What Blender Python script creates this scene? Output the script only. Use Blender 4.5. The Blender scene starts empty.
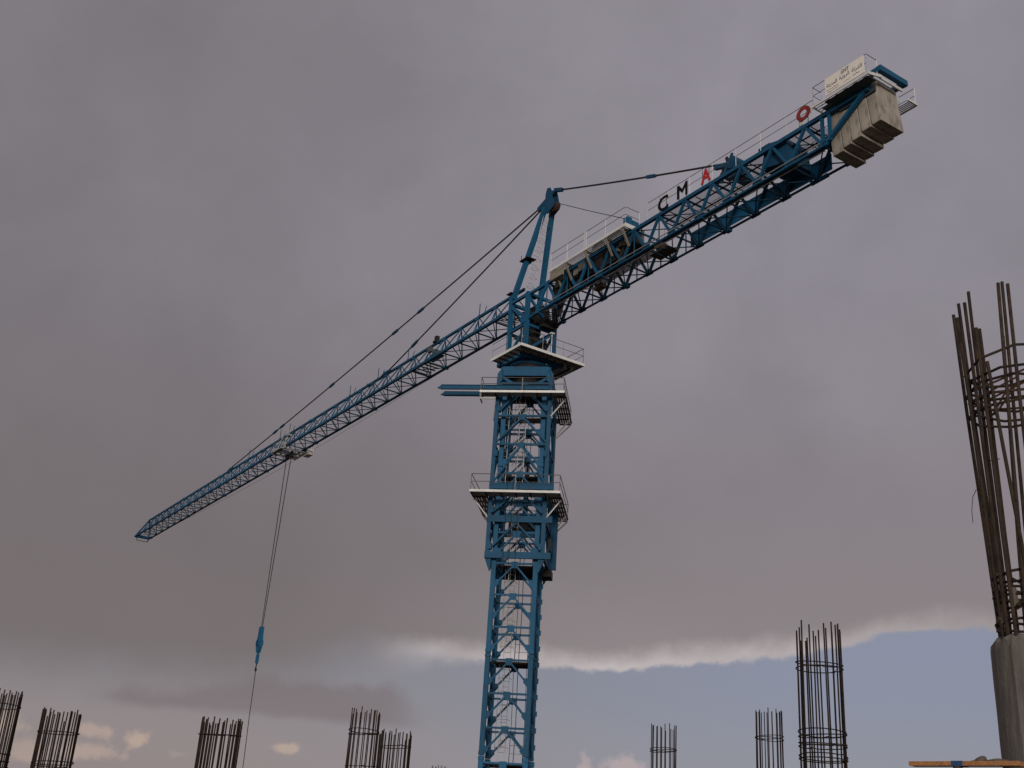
import bpy, math, random
from mathutils import Vector, Matrix
random.seed(7)
sc = bpy.context.scene
col = sc.collection
R = math.radians

# ------------------------------------------------------------ camera
cam_d = bpy.data.cameras.new("camera"); cam = bpy.data.objects.new("camera", cam_d); col.objects.link(cam)
RM = ((9.97929160e-01, -6.43225576e-02, 0.0), (-2.46894961e-02, -3.83043975e-01, -9.23400099e-01), (5.93954561e-02, 9.21487885e-01, -3.83838843e-01))
cam.matrix_world = Matrix(RM).to_4x4()
cam_d.sensor_width = 36.0; cam_d.lens = 1118.0 * 36 / 1024
cam_d.clip_start = 0.05; cam_d.clip_end = 20000
sc.camera = cam

# ------------------------------------------------------------ sky, sun, exposure
SUN_EL, SUN_AZ = 9.0, 186.0            # azimuth clockwise from +Y: behind the photographer
sun_d = bpy.data.lights.new("sun", 'SUN'); sun_d.energy = 1.5; sun_d.angle = R(14); sun_d.color = (1.0, 0.95, 0.88)
sun = bpy.data.objects.new("sun", sun_d); col.objects.link(sun)
tosun = Vector((math.sin(R(SUN_AZ))*math.cos(R(SUN_EL)), math.cos(R(SUN_AZ))*math.cos(R(SUN_EL)), math.sin(R(SUN_EL))))
sun.rotation_euler = tosun.to_track_quat('Z', 'Y').to_euler()
sun.location = (0, -20, 40)

world = bpy.data.worlds.new("World"); sc.world = world; world.use_nodes = True
NT = world.node_tree; NT.nodes.clear()
def nd(t, **kw):
    n = NT.nodes.new(t)
    for k, v in kw.items(): setattr(n, k, v)
    return n
def lk(a, b): NT.links.new(a, b)
def setin(sock, v):
    if isinstance(v, (int, float)): sock.default_value = v
    elif isinstance(v, tuple): sock.default_value = v if len(v) == 4 or sock.type == 'VECTOR' else v + (1,)
    else: lk(v, sock)
def m(op, a, b=0.0, c=0.0, clamp=False):
    n = nd('ShaderNodeMath', operation=op, use_clamp=clamp)
    setin(n.inputs[0], a); setin(n.inputs[1], b)
    if len(n.inputs) > 2: setin(n.inputs[2], c)
    return n.outputs[0]
def mix(f, a, b):
    n = nd('ShaderNodeMix', data_type='RGBA', clamp_factor=True)
    setin(n.inputs[0], f); setin(n.inputs[6], a); setin(n.inputs[7], b)
    return n.outputs[2]
def smooth(x, lo, hi):
    n = nd('ShaderNodeMapRange', interpolation_type='SMOOTHSTEP')
    setin(n.inputs[0], x); setin(n.inputs[1], lo); setin(n.inputs[2], hi); n.inputs[3].default_value = 0; n.inputs[4].default_value = 1
    return n.outputs[0]
def curve(x, x0, x1, pts):
    """piecewise curve of x: pts = [(x, y)...]; values normalised by y range"""
    ys = [p[1] for p in pts]; y0, y1 = min(ys), max(ys)
    n = nd('ShaderNodeFloatCurve')
    c = n.mapping.curves[0]
    while len(c.points) > 2: c.points.remove(c.points[-1])
    q = [((p[0]-x0)/(x1-x0), (p[1]-y0)/(y1-y0+1e-9)) for p in pts]
    c.points[0].location = q[0]; c.points[1].location = q[-1]
    for a in q[1:-1]: c.points.new(*a)
    n.mapping.update()
    setin(n.inputs['Value'], m('DIVIDE', m('SUBTRACT', x, x0), x1-x0, clamp=True))
    return m('ADD', m('MULTIPLY', n.outputs[0], y1-y0), y0)
tc = nd('ShaderNodeTexCoord')
sep = nd('ShaderNodeSeparateXYZ'); lk(tc.outputs['Generated'], sep.inputs[0])
X, Y, Z = sep.outputs
AZ = m('MULTIPLY', m('ARCTAN2', X, Y), 57.29578)
EL = m('MULTIPLY', m('ARCSINE', Z), 57.29578)
def comb(a, b, c=0.0):
    n = nd('ShaderNodeCombineXYZ'); setin(n.inputs[0], a); setin(n.inputs[1], b); setin(n.inputs[2], c); return n.outputs[0]
def noise(vec, scale, detail=5.0, rough=0.55, dist=0.0):
    n = nd('ShaderNodeTexNoise'); lk(vec, n.inputs['Vector'])
    n.inputs['Scale'].default_value = scale; n.inputs['Detail'].default_value = detail
    n.inputs['Roughness'].default_value = rough; n.inputs['Distortion'].default_value = dist
    return n.outputs['Fac']
AEn = nd('ShaderNodeVectorMath', operation='SCALE'); lk(tc.outputs['Generated'], AEn.inputs[0]); AEn.inputs[3].default_value = 5.7
AE = AEn.outputs[0]
AEm = nd('ShaderNodeVectorMath', operation='MULTIPLY'); lk(tc.outputs['Generated'], AEm.inputs[0]); AEm.inputs[1].default_value = (5.7, 5.7, 14.0)
AEs = AEm.outputs[0]
sky = nd('ShaderNodeTexSky', sky_type='NISHITA'); sky.sun_disc = False
sky.sun_elevation = R(SUN_EL); sky.sun_rotation = R(SUN_AZ); sky.air_density = 1.0; sky.dust_density = 2.0; sky.ozone_density = 2.0
SKYK = 0.06
skc = nd('ShaderNodeVectorMath', operation='SCALE'); lk(sky.outputs[0], skc.inputs[0]); skc.inputs[3].default_value = SKYK
# open air low down: the blue of the sky seen through thin greyish veil, warmer to the left
veil = mix(smooth(AZ, -16, 20), (0.250, 0.232, 0.250), (0.272, 0.290, 0.380))
veil = mix(smooth(EL, 8.5, 3.0), veil, mix(smooth(AZ, -16, 14), (0.305, 0.255, 0.262), (0.300, 0.298, 0.350)))
clear = mix(0.88, skc.outputs[0], veil)
# high overcast deck
n1 = noise(AE, 0.55, 4, 0.5, 0.4); n2 = noise(AE, 1.6, 5, 0.55, 0.3); n3 = noise(AE, 4.5, 4, 0.6)
hi = smooth(EL, 8, 30)
dl = mix(hi, (0.173, 0.151, 0.157), (0.208, 0.192, 0.212))      # left
dr = mix(hi, (0.228, 0.200, 0.215), (0.272, 0.254, 0.290))      # right
deck = mix(smooth(AZ, -24, 20), dl, dr)
deck = mix(smooth(m('ADD', EL, m('MULTIPLY', n1, 4)), 19.0, 9.5), deck, mix(smooth(AZ, -14, 8), (0.184, 0.161, 0.163), (0.270, 0.241, 0.247)))
tex = m('ADD', m('ADD', m('MULTIPLY', m('SUBTRACT', n1, 0.5), 0.75), m('MULTIPLY', m('SUBTRACT', n2, 0.5), 0.34)), m('MULTIPLY', m('SUBTRACT', n3, 0.5), 0.09))
vm = nd('ShaderNodeVectorMath', operation='SCALE'); lk(deck, vm.inputs[0]); lk(m('ADD', 1.0, m('MULTIPLY', tex, m('ADD', 0.24, m('MULTIPLY', hi, 0.50)))), vm.inputs[3])
deck = vm.outputs[0]
# bright lower edge of the deck
edge_el = curve(AZ, -40, 40, [(-40, 6.4), (-20, 6.6), (-12, 6.9), (-6, 8.5), (-1, 8.65), (5, 8.5), (11, 9.15), (17, 9.95), (22.5, 10.9), (25, 10.5), (40, 11.5)])
en = noise(AE, 5.0, 5, 0.6); en2 = noise(AEs, 1.8, 3, 0.5)
dE = m('ADD', m('SUBTRACT', EL, edge_el), m('ADD', m('MULTIPLY', m('SUBTRACT', en, 0.5), 1.25), m('MULTIPLY', m('SUBTRACT', en2, 0.5), 0.7)))
rightness = smooth(AZ, -8, 1)
softw = m('ADD', m('MULTIPLY', m('SUBTRACT', 1.0, rightness), 1.7), 0.15)
dn = m('DIVIDE', dE, softw)
deckmask = smooth(dn, -1.0, 1.0)
glow = m('MULTIPLY', m('MULTIPLY', smooth(dE, 1.25, 0.0), smooth(AZ, -7, -3)), m('ADD', 0.25, m('MULTIPLY', smooth(AZ, 26, 8), m('MULTIPLY', noise(AE, 2.6, 3), 1.3))))
deck = mix(m('MULTIPLY', glow, 0.66), deck, (0.64, 0.58, 0.575))
# low dark band cloud on the left
bn = m('MULTIPLY', m('SUBTRACT', noise(AE, 3.2, 5, 0.6), 0.5), 2.2)
btop = curve(AZ, -30, 10, [(-30, 5.0), (-20, 5.2), (-17, 6.0), (-13, 6.5), (-8, 7.2), (-5.5, 7.0), (-3.5, 6.2), (-1, 5.0), (10, 5.0)])
b1 = smooth(m('SUBTRACT', m('ADD', btop, bn), EL), -0.35, 0.55)
b2 = smooth(m('SUBTRACT', EL, m('ADD', 5.05, m('MULTIPLY', bn, 0.35))), -0.1, 0.5)
bandm = m('MULTIPLY', m('MULTIPLY', b1, b2), m('MULTIPLY', smooth(AZ, -19.5, -17.5), smooth(AZ, -2.5, -5.5)))
clear = mix(m('MULTIPLY', bandm, 0.62), clear, (0.185, 0.152, 0.158))
# small sunlit cumulus puffs near the horizon
PN = m('ADD', m('MULTIPLY', m('SUBTRACT', noise(AE, 5.5, 7, 0.68), 0.5), 3.2), m('MULTIPLY', m('SUBTRACT', noise(AE, 16.0, 4, 0.6), 0.5), 1.2))
def puff(az, el, w, h, f=1.0):
    dx = m('DIVIDE', m('SUBTRACT', AZ, az), w); dy = m('DIVIDE', m('SUBTRACT', EL, el), h)
    d = m('SQRT', m('ADD', m('MULTIPLY', dx, dx), m('MULTIPLY', dy, dy)))
    d = m('ADD', d, PN)
    return m('MULTIPLY', smooth(d, 1.15, 0.2), f)
puffs = None
for a in [(-16.6, 3.75, 0.75, 0.5, .75), (-18.6, 3.9, 1.0, 0.35, .55), (-18.9, 3.0, 1.7, 0.4, .55), (-22.3, 3.9, 0.9, 0.6, .5), (-21.3, 2.6, 1.6, 0.7, .45), (-9.6, 3.85, 0.75, 0.28, .7),
          (4.7, 3.75, 0.45, 0.75, .6), (6.7, 3.9, 1.2, 0.62, .62), (-14.6, 3.2, .7, .25, .35), (9.4, 3.6, .8, .4, .4)]:
    p = puff(*a); puffs = p if puffs is None else m('MAXIMUM', puffs, p)
clear = mix(puffs, clear, mix(smooth(AZ, -12, 4), (0.50, 0.385, 0.315), (0.52, 0.41, 0.41)))
skyc = mix(deckmask, clear, deck)
# thin bright cloud behind the photographer, where the sun stands, and dull light elsewhere
back = smooth(m('MULTIPLY', Y, -1.0), -0.1, 0.8)
skyc = mix(back, skyc, (0.40, 0.37, 0.345))
bg = nd('ShaderNodeBackground'); lk(skyc, bg.inputs[0]); bg.inputs[1].default_value = 1.0
wo = nd('ShaderNodeOutputWorld'); lk(bg.outputs[0], wo.inputs[0])

vs = sc.view_settings
vs.view_transform = 'Standard'; vs.look = 'None'; vs.gamma = 1.0; vs.use_curve_mapping = False; vs.exposure = 0.0
sc.cycles.max_bounces = 6

# ------------------------------------------------------------ materials
def mat(name, c, rough=0.6, metal=0.0, c2=None, scale=3.0, c3=None, scale3=14.0, amt3=0.5, bump=0.0, bscale=30.0, thr=(0.45, 0.65), stretch=(1, 1, 1), spec=0.22):
    M = bpy.data.materials.new(name); M.use_nodes = True; t = M.node_tree; b = t.nodes['Principled BSDF']
    b.inputs['Roughness'].default_value = rough; b.inputs['Metallic'].default_value = metal
    b.inputs['Base Color'].default_value = (*c, 1); b.inputs['Specular IOR Level'].default_value = spec
    tcn = t.nodes.new('ShaderNodeTexCoord'); mp = t.nodes.new('ShaderNodeMapping'); mp.inputs['Scale'].default_value = stretch
    t.links.new(tcn.outputs['Object'], mp.inputs[0])
    cur = None
    def layer(cur, colr, sc_, th, amt, det=6):
        n = t.nodes.new('ShaderNodeTexNoise'); n.inputs['Scale'].default_value = sc_; n.inputs['Detail'].default_value = det; n.inputs['Roughness'].default_value = .62
        t.links.new(mp.outputs[0], n.inputs['Vector'])
        r = t.nodes.new('ShaderNodeMapRange'); r.inputs[1].default_value = th[0]; r.inputs[2].default_value = th[1]; r.inputs[4].default_value = amt
        t.links.new(n.outputs['Fac'], r.inputs[0])
        x = t.nodes.new('ShaderNodeMix'); x.data_type = 'RGBA'; t.links.new(r.outputs[0], x.inputs[0])
        if cur is None: x.inputs[6].default_value = (*c, 1)
        else: t.links.new(cur, x.inputs[6])
        x.inputs[7].default_value = (*colr, 1)
        return x.outputs[2]
    if c2: cur = layer(cur, c2, scale, (0.35, 0.68), 1.0)
    if c3: cur = layer(cur, c3, scale3, thr, amt3)
    if cur is not None and name in ('blue_paint', 'shaded_blue_paint', 'counterweight_concrete', 'rusty_rebar', 'brown_rebar', 'white_paint', 'blue_sheet'):
        oi = t.nodes.new('ShaderNodeObjectInfo'); hs = t.nodes.new('ShaderNodeHueSaturation'); mr = t.nodes.new('ShaderNodeMapRange'); mr.inputs[3].default_value = .75; mr.inputs[4].default_value = 1.2
        t.links.new(oi.outputs['Random'], mr.inputs[0]); t.links.new(mr.outputs[0], hs.inputs['Value']); t.links.new(cur, hs.inputs['Color']); cur = hs.outputs[0]
    if cur is not None: t.links.new(cur, b.inputs['Base Color'])
    if bump:
        n = t.nodes.new('ShaderNodeTexNoise'); n.inputs['Scale'].default_value = bscale; n.inputs['Detail'].default_value = 8
        t.links.new(tcn.outputs['Object'], n.inputs['Vector'])
        bp = t.nodes.new('ShaderNodeBump'); bp.inputs['Strength'].default_value = bump; bp.inputs['Distance'].default_value = 0.02
        t.links.new(n.outputs['Fac'], bp.inputs['Height']); t.links.new(bp.outputs[0], b.inputs['Normal'])
    return M
M_blue = mat('blue_paint', (0.007, 0.080, 0.165), 0.6, 0, (0.012, 0.100, 0.205), 0.8, (0.022, 0.028, 0.032), 4.0, 0.6, thr=(.55, .72))
M_blue_old = mat('worn_blue_paint', (0.006, 0.055, 0.12), 0.7, 0, (0.01, 0.075, 0.155), 0.9, (0.025, 0.025, 0.028), 4.0, 0.6, thr=(.5, .7))
M_bshaded = mat('shaded_blue_paint', (0.007, 0.042, 0.082), 0.75, 0, (0.010, 0.06, 0.115), 1.2, (0.018, 0.02, 0.022), 4.0, 0.7, thr=(.48, .68))  # darker copy of the blue: shade of bottom and far members put into the colour
M_sheet = mat('blue_sheet', (0.010, 0.105, 0.225), 0.75, 0, (0.014, 0.12, 0.25), 0.7, (0.015, 0.05, 0.09), 3.0, 0.4)
M_white = mat('white_paint', (0.78, 0.77, 0.74), 0.5, 0, (0.68, 0.66, 0.62), 2.0, (0.30, 0.25, 0.20), 7.0, 0.6, thr=(.58, .75))
M_cream = mat('cream_paint', (0.30, 0.26, 0.20), 0.6, 0, (0.20, 0.165, 0.125), 2.5, (0.2, 0.13, 0.08), 6.0, 0.5, thr=(.58, .75))
M_grate = mat('galvanised_grating', (0.30, 0.29, 0.29), 0.6, 0.3, (0.22, 0.19, 0.17), 2.0)
M_rail = mat('galvanised_rail', (0.42, 0.41, 0.40), 0.5, 0.3, (0.30, 0.28, 0.26), 2.0)
M_railh = mat('weathered_rail', (0.13, 0.125, 0.12), 0.6, 0, (0.07, 0.065, 0.06), 2.0)
M_dark = mat('dark_steel', (0.014, 0.014, 0.016), 0.65, 0.0, (0.032, 0.027, 0.022), 2.5)
M_brown = mat('rusty_brown_steel', (0.06, 0.04, 0.03), 0.8, 0, (0.12, 0.09, 0.07), 3.0)
M_grey = mat('grey_machine_paint', (0.13, 0.13, 0.125), 0.65, 0, (0.07, 0.065, 0.06), 2.5)
M_rope = mat('wire_rope', (0.025, 0.025, 0.03), 0.6, 0.2, (0.05, 0.05, 0.055), 3.0)
M_conc = mat('counterweight_concrete', (0.41, 0.36, 0.305), 0.9, 0, (0.26, 0.225, 0.19), 2.2, (0.13, 0.105, 0.085), 5.0, 0.7, bump=0.5, bscale=14, thr=(.5, .72), stretch=(1, 1, .35))
M_col = mat('column_concrete', (0.20, 0.182, 0.162), 0.92, 0, (0.15, 0.135, 0.12), 2.2, (0.075, 0.062, 0.055), 6.0, 0.65, bump=0.25, bscale=30, thr=(.48, .7), stretch=(1, 1, .25))
M_rebar = mat('rusty_rebar', (0.028, 0.018, 0.014), 0.9, 0.0, (0.05, 0.027, 0.019), 5.0, (0.012, 0.010, 0.009), 11.0, 0.8, bump=0.4, bscale=60)
M_rebar_near = mat('brown_rebar', (0.040, 0.029, 0.023), 0.9, 0.0, (0.07, 0.045, 0.03), 3.0, (0.02, 0.016, 0.014), 8.0, 0.8, bump=0.5, bscale=60)
M_rust = mat('rust_orange', (0.085, 0.035, 0.018), 0.9, 0, (0.045, 0.022, 0.014), 9.0)
M_letter = mat('black_letter_paint', (0.006, 0.006, 0.007), 0.7, 0, (0.012, 0.011, 0.011), 5.0, spec=.08)
M_red = mat('red_letter_paint', (0.55, 0.025, 0.03), 0.5, 0, (0.42, 0.03, 0.035), 5.0)
M_dred = mat('faded_red_letter_paint', (0.19, 0.018, 0.02), 0.6, 0, (0.30, 0.05, 0.045), 6.0)
M_plate = mat('teal_grey_plate', (0.055, 0.075, 0.08), 0.7, 0, (0.04, 0.05, 0.055), 2.0)
M_mesh = mat('expanded_metal_mesh', (0.5, 0.5, 0.52), 0.7, 0, (0.42, 0.42, 0.44), 1.5)
M_mesh.node_tree.nodes['Principled BSDF'].inputs['Alpha'].default_value = 0.24
M_board = mat('cream_board', (0.86, 0.76, 0.68), 0.6, 0, (0.88, 0.84, 0.79), 1.1, (0.8, 0.66, 0.58), 3.0, .5)
M_ink = mat('faded_sign_ink', (0.03, 0.026, 0.026), 0.7, 0, (0.06, 0.05, 0.045), 8.0)
M_inkred = mat('faded_red_ink', (0.25, 0.10, 0.09), 0.7, 0, (0.3, 0.16, 0.14), 8.0)
M_timber = mat('orange_timber', (0.46, 0.215, 0.085), 0.75, 0, (0.34, 0.15, 0.06), 4.0, (0.18, 0.09, 0.05), 12.0, .6, stretch=(1, 8, 8), bump=.3)
M_tape = mat('blue_tape', (0.02, 0.06, 0.16), 0.6, 0, (0.03, 0.08, 0.2), 6.0)
M_rubble = mat('mortar_lump', (0.17, 0.135, 0.11), 0.95, 0, (0.11, 0.09, 0.075), 12.0, bump=.8, bscale=40)
M_soil = mat('site_soil', (0.075, 0.056, 0.042), 0.95, 0, (0.10, 0.078, 0.06), 0.15, (0.05, 0.04, 0.032), 1.5, 0.6, bump=.5, bscale=2.0)
M_slab = mat('slab_concrete', (0.20, 0.18, 0.16), 0.9, 0, (0.14, 0.125, 0.11), 0.5, (0.10, 0.08, 0.07), 2.0, .5, bump=.3, bscale=6)
M_glass = mat('cab_glass', (0.02, 0.03, 0.035), 0.1, 0.0)

# ------------------------------------------------------------ mesh helper
AX = Vector((0.95, 60.6, 0.0)); a0 = R(32.92); b0 = R(8.5)
U = Vector((-math.sin(a0), math.cos(a0), 0)); V = Vector((-math.cos(a0), -math.sin(a0), 0))
EE = Vector((math.cos(b0), -math.sin(b0), 0)); NN = Vector((math.sin(b0), math.cos(b0), 0)); ZZ = Vector((0, 0, 1))
GZ = -1.65
def W(s, v, z): return AX + U*s + V*v + ZZ*z         # crane top frame: s along the jib, v to its near side
def E(e, n, z): return AX + EE*e + NN*n + ZZ*z       # mast frame: e to the right, n away
class MB:
    def __init__(self): self.v = []; self.f = []; self.marks = []; self.h = None
    def add(self, vs_, fs):
        k = len(self.v); self.marks.append((k, len(self.f))); self.v += [Vector(p) for p in vs_]; self.f += [tuple(i+k for i in f) for f in fs]
    def hexa(self, p):      # 8 corners: bottom 4, top 4
        self.add(p, [(3,2,1,0),(4,5,6,7),(0,1,5,4),(1,2,6,5),(2,3,7,6),(3,0,4,7)])
    def box(self, F, a, b):
        (x0,y0,z0),(x1,y1,z1) = a, b
        self.hexa([F(x0,y0,z0),F(x1,y0,z0),F(x1,y1,z0),F(x0,y1,z0),F(x0,y0,z1),F(x1,y0,z1),F(x1,y1,z1),F(x0,y1,z1)])
    def bar(self, p, q, w, h=None, up=None):
        p, q = Vector(p), Vector(q); h = h or w
        d = (q-p).normalized(); up = Vector(up) if up is not None else ZZ
        if abs(d.dot(up)) > 0.98: up = V if abs(d.dot(V)) < .9 else U
        sx = d.cross(up).normalized()*w/2; sy = sx.cross(d).normalized()*h/2
        self.hexa([p-sx-sy,p+sx-sy,q+sx-sy,q-sx-sy,p-sx+sy,p+sx+sy,q+sx+sy,q-sx+sy])
    def tube(self, p, q, r, n=8, r2=None, cap=True):
        p, q = Vector(p), Vector(q); r2 = r if r2 is None else r2
        d = (q-p).normalized(); up = ZZ if abs(d.z) < .9 else Vector((1,0,0))
        a = d.cross(up).normalized(); b = d.cross(a).normalized()
        vs_ = [p+(a*math.cos(t)+b*math.sin(t))*r for t in [2*math.pi*i/n for i in range(n)]] + [q+(a*math.cos(t)+b*math.sin(t))*r2 for t in [2*math.pi*i/n for i in range(n)]]
        fs = [(i, (i+1)%n, n+(i+1)%n, n+i) for i in range(n)]
        if cap: fs += [tuple(range(n-1,-1,-1)), tuple(range(n, 2*n))]
        self.add(vs_, fs)
    def path(self, pts, r, n=6):
        for a, b in zip(pts[:-1], pts[1:]): self.tube(a, b, r, n)
    def poly(self, pts, th, nrm):       # flat polygon with thickness
        nrm = Vector(nrm).normalized()*th; n = len(pts)
        self.add([Vector(p) for p in pts] + [Vector(p)+nrm for p in pts], [tuple(range(n-1,-1,-1)), tuple(range(n,2*n))] + [(i,(i+1)%n,n+(i+1)%n,n+i) for i in range(n)])
    def ring(self, c, r, tube_r, n=28, k=6, F=None, arc=1.0, ax=None):
        c = Vector(c); pts = []
        for i in range(int(n*arc)+1):
            t = 2*math.pi*i/n; pts.append(c + Vector((math.cos(t)*r, math.sin(t)*r, 0)))
        self.path(pts, tube_r, k)
    def build(self, name, mt, parent=None, smooth_=False):
        me = bpy.data.meshes.new(name); o = bpy.data.objects.new(name, me); col.objects.link(o)
        org = ROOT[0]
        me.from_pydata([p-org for p in self.v], [], self.f)
        me.materials.append(mt); me.update()
        import bmesh
        b = bmesh.new(); b.from_mesh(me); bmesh.ops.recalc_face_normals(b, faces=b.faces); b.to_mesh(me); b.free()
        if smooth_:
            for p in me.polygons: p.use_smooth = True
        if parent: o.parent = parent
        else: o.location = org
        if self.h:
            deep = parent is not None and parent.parent is not None and parent.parent.parent is not None
            self.h.build('guard_rail', M_railh, parent if (deep or (parent and parent.parent)) else o)
        return o
ROOT = [Vector((0,0,0))]
def _each(self, name, mt, parent=None):
    for a, c, fa, fc in self.cuts():
        q = MB(); q.v = self.v[a:c]; q.f = [tuple(i-a for i in f) for f in self.f[fa:fc]]; q.build(name, mt, parent)
    if self.h: self.h.each('guard_rail', M_railh, parent)
MB.each = _each
def _cuts(self):
    mk = self.marks + [(len(self.v), len(self.f))]
    return [(p[0], q[0], p[1], q[1]) for p, q in zip(mk[:-1], mk[1:])]
MB.cuts = _cuts
def tag(o, label=None, cat=None, group=None, kind=None):
    if label: o['label'] = label
    if cat: o['category'] = cat
    if group: o['group'] = group
    if kind: o['kind'] = kind
    return o
def thing(name, loc, label, cat, group=None):
    o = bpy.data.objects.new(name, None); col.objects.link(o); o.location = loc; o.empty_display_size = .3
    ROOT[0] = Vector(loc)
    return tag(o, label, cat, group)
def rail(b, F, pts, h=1.05, z0=0.0, step=1.5, r=0.02, mid=True, toe=False):
    for (p, q) in zip(pts[:-1], pts[1:]):
        P, Q = F(*p)+ZZ*z0, F(*q)+ZZ*z0; L = (Q-P).length; n = max(1, round(L/step))
        for i in range(n+1): 
            c = P.lerp(Q, i/n); b.tube(c, c+ZZ*h, r, 6)
        if b.h is None: b.h = MB()
        b.h.tube(P+ZZ*h, Q+ZZ*h, r, 6)
        if mid: b.h.tube(P+ZZ*h*.55, Q+ZZ*h*.55, r*.85, 6)
def ladder(b, F, c, axis, w, z0, z1, r=.02, step=.3, top=None):
    """c: (x,y) at the foot; axis: world vector of the rungs"""
    P = F(c[0], c[1], z0); Q = F(*(top or c), z1); ax = Vector(axis)*w/2
    b.tube(P-ax, Q-ax, r, 5); b.tube(P+ax, Q+ax, r, 5)
    n = int((Q-P).length/step)
    for i in range(1, n): 
        k = P.lerp(Q, i/n); b.tube(k-ax, k+ax, r*.6, 4)
def grating(b, F, x0, x1, y0, y1, z, pitch=.12, w=.035, along='x', th=.03):
    """deck of flat bars with gaps"""
    if along == 'x':
        n = int((y1-y0)/pitch)
        for i in range(n+1):
            y = y0 + (y1-y0)*i/n - w/2; b.box(F, (x0, y, z), (x1, y+w, z+th))
    else:
        n = int((x1-x0)/pitch)
        for i in range(n+1):
            x = x0 + (x1-x0)*i/n - w/2; b.box(F, (x, y0, z), (x+w, y1, z+th))

# ------------------------------------------------------------ ground
b = MB(); N = 48; RAD = 4000
ring_r = [0, 20, 45, 90, 200, 600, 1500, RAD]
vs_ = [Vector((0, 40, GZ))]; fs = []
for r in ring_r[1:]:
    for i in range(N):
        t = 2*math.pi*i/N; vs_.append(Vector((r*math.cos(t), 40+r*math.sin(t), GZ + (random.uniform(-.03, .03) if r < 300 else random.uniform(-1, 2)))))
for i in range(N): fs.append((0, 1+i, 1+(i+1)%N))
for j in range(len(ring_r)-2):
    for i in range(N):
        a = 1+j*N; fs.append((a+i, a+N+i, a+N+(i+1)%N, a+(i+1)%N))
b.add(vs_, fs); g = b.build('ground', M_soil); tag(g, kind='structure')
b = MB(); b.box(lambda x,y,z: Vector((x,y,z)), (-16, -2, GZ+.06), (16, 50, GZ+.22)); sl = b.build('floor_slab', M_slab); tag(sl, kind='structure')

# ------------------------------------------------------------ TOWER CRANE
crane = thing('tower_crane', AX + ZZ*GZ, 'tall blue lattice tower crane with white platforms and a long jib', 'tower crane')
# --- mast sections
def side_frames():
    h = 1.14
    return [(lambda a, z, o=0.0: E(a, -h-o, z)), (lambda a, z, o=0.0: E(h+o, a, z)), (lambda a, z, o=0.0: E(-a, h+o, z)), (lambda a, z, o=0.0: E(-h-o, -a, z))]
def mast_section(z0, first=False):
    b = MB(); H = 1.14; z1 = z0+5.13
    for se in (-1, 1):
        for sn in (-1, 1):
            b.box(E, (se*H-.125, sn*H-.125, z0+.015), (se*H+.125, sn*H+.125, z1-.015))
            for zz in (z0+.02, z1-.24):     # joint plates and bolts
                b.box(E, (se*H-.145, sn*H-.145, zz+.03), (se*H+.145, sn*H+.145, zz+.17))
            for k in range(6 if se > 0 and sn > 0 else 0):               # climbing lugs
                zz = z0+.55+k*.855
                b.box(E, (H+.07, sn*H-.06, zz), (H+.20, sn*H+.06, zz+.26))
    for G in side_frames():
        for k in range(3):
            zt = z0+1.38+1.71*k; zb = z0+.06+1.71*k
            b.bar(G(-H+.1, zt), G(H-.1, zt), .085, .10)
            b.bar(G(-.06, zt-.12), G(-H+.1, zb+.12), .09, .10, (G(0,0,1)-G(0,0)))
            b.bar(G(.06, zt-.12), G(H-.1, zb+.12), .09, .10, (G(0,0,1)-G(0,0)))
            o1 = .055; nrm = (G(0,0,1)-G(0,0))
            b.poly([G(-.19, zt+.09, o1), G(.19, zt+.09, o1), G(.19, zt-.14, o1), G(.10, zt-.27, o1), G(-.10, zt-.27, o1), G(-.19, zt-.14, o1)], .02, nrm)
            for sx in (-1, 1):
                b.poly([G(sx*(H-.1), zb-.06, o1), G(sx*(H-.1), zb+.42, o1), G(sx*(H-.30), zb+.42, o1), G(sx*(H-.34), zb+.2, o1)], .02, nrm)
    o = b.build('mast_section', M_blue, crane)
    b = MB(); ladder(b, E, (-.33, .35), EE, .36, z0, z1)
    for k in range(7):                       # safety hoops round the ladder
        zc = z0+.5+k*.7; c = E(-.33, .0, zc)
        pts = [c + EE*math.cos(t)*.34 + NN*math.sin(t)*.34 for t in [math.pi*i/8 - math.pi for i in range(9)]]
        b.path([E(-.67, .35, zc)] + pts + [E(.01, .35, zc)], .012, 4)
    for a in (-.6, -.33, -.05): b.tube(E(a, -.3, z0+.4), E(a, -.3, z1-.3), .011, 4)
    b.build('ladder', M_rail, o)
    b = MB()                                  # landing with guard rail
    grating(b, E, -.95, .95, -.55, 1.0, z1-.35, .1, .05); b.bar(E(-1,-.55,z1-.38), E(1,-.55,z1-.38), .05, .1); b.bar(E(-1,.98,z1-.38), E(1,.98,z1-.38), .05, .1)
    rail(b, E, [(.2, -.5, z1-.3), (.9, -.5, z1-.3), (.9, .9, z1-.3)], .9, 0, .7, .014)
    b.build('landing', M_dark, o)
    return o
zs = [-.81, 4.32, 9.45, 14.58, 19.71]
for z0 in zs: mast_section(z0)
b = MB()
for se in (-1, 1):
    for sn in (-1, 1):
        b.box(E, (se*1.14-.13, sn*1.14-.13, GZ+.5), (se*1.14+.13, sn*1.14+.13, -.81)); b.box(E, (se*1.14-.35, sn*1.14-.35, GZ+.45), (se*1.14+.35, sn*1.14+.35, GZ+.5))
b.each('mast_base', M_blue, crane)
b = MB(); b.box(E, (-3, -3, GZ-.3), (3, 3, GZ+.45)); b.build('foundation_block', M_slab, crane)
b = MB()                                      # power cables down the mast
for a, n_, r in ((.16, -.2, .016), (.30, .5, .02), (.72, .9, .014)):
    pts = [E(a+.02*math.sin(k*1.3), n_+.02*math.cos(k*2.1), GZ+.5+k*1.2) for k in range(23)]; b = MB(); b.path(pts, r, 5); b.build('power_cable', M_dark, crane)

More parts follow.
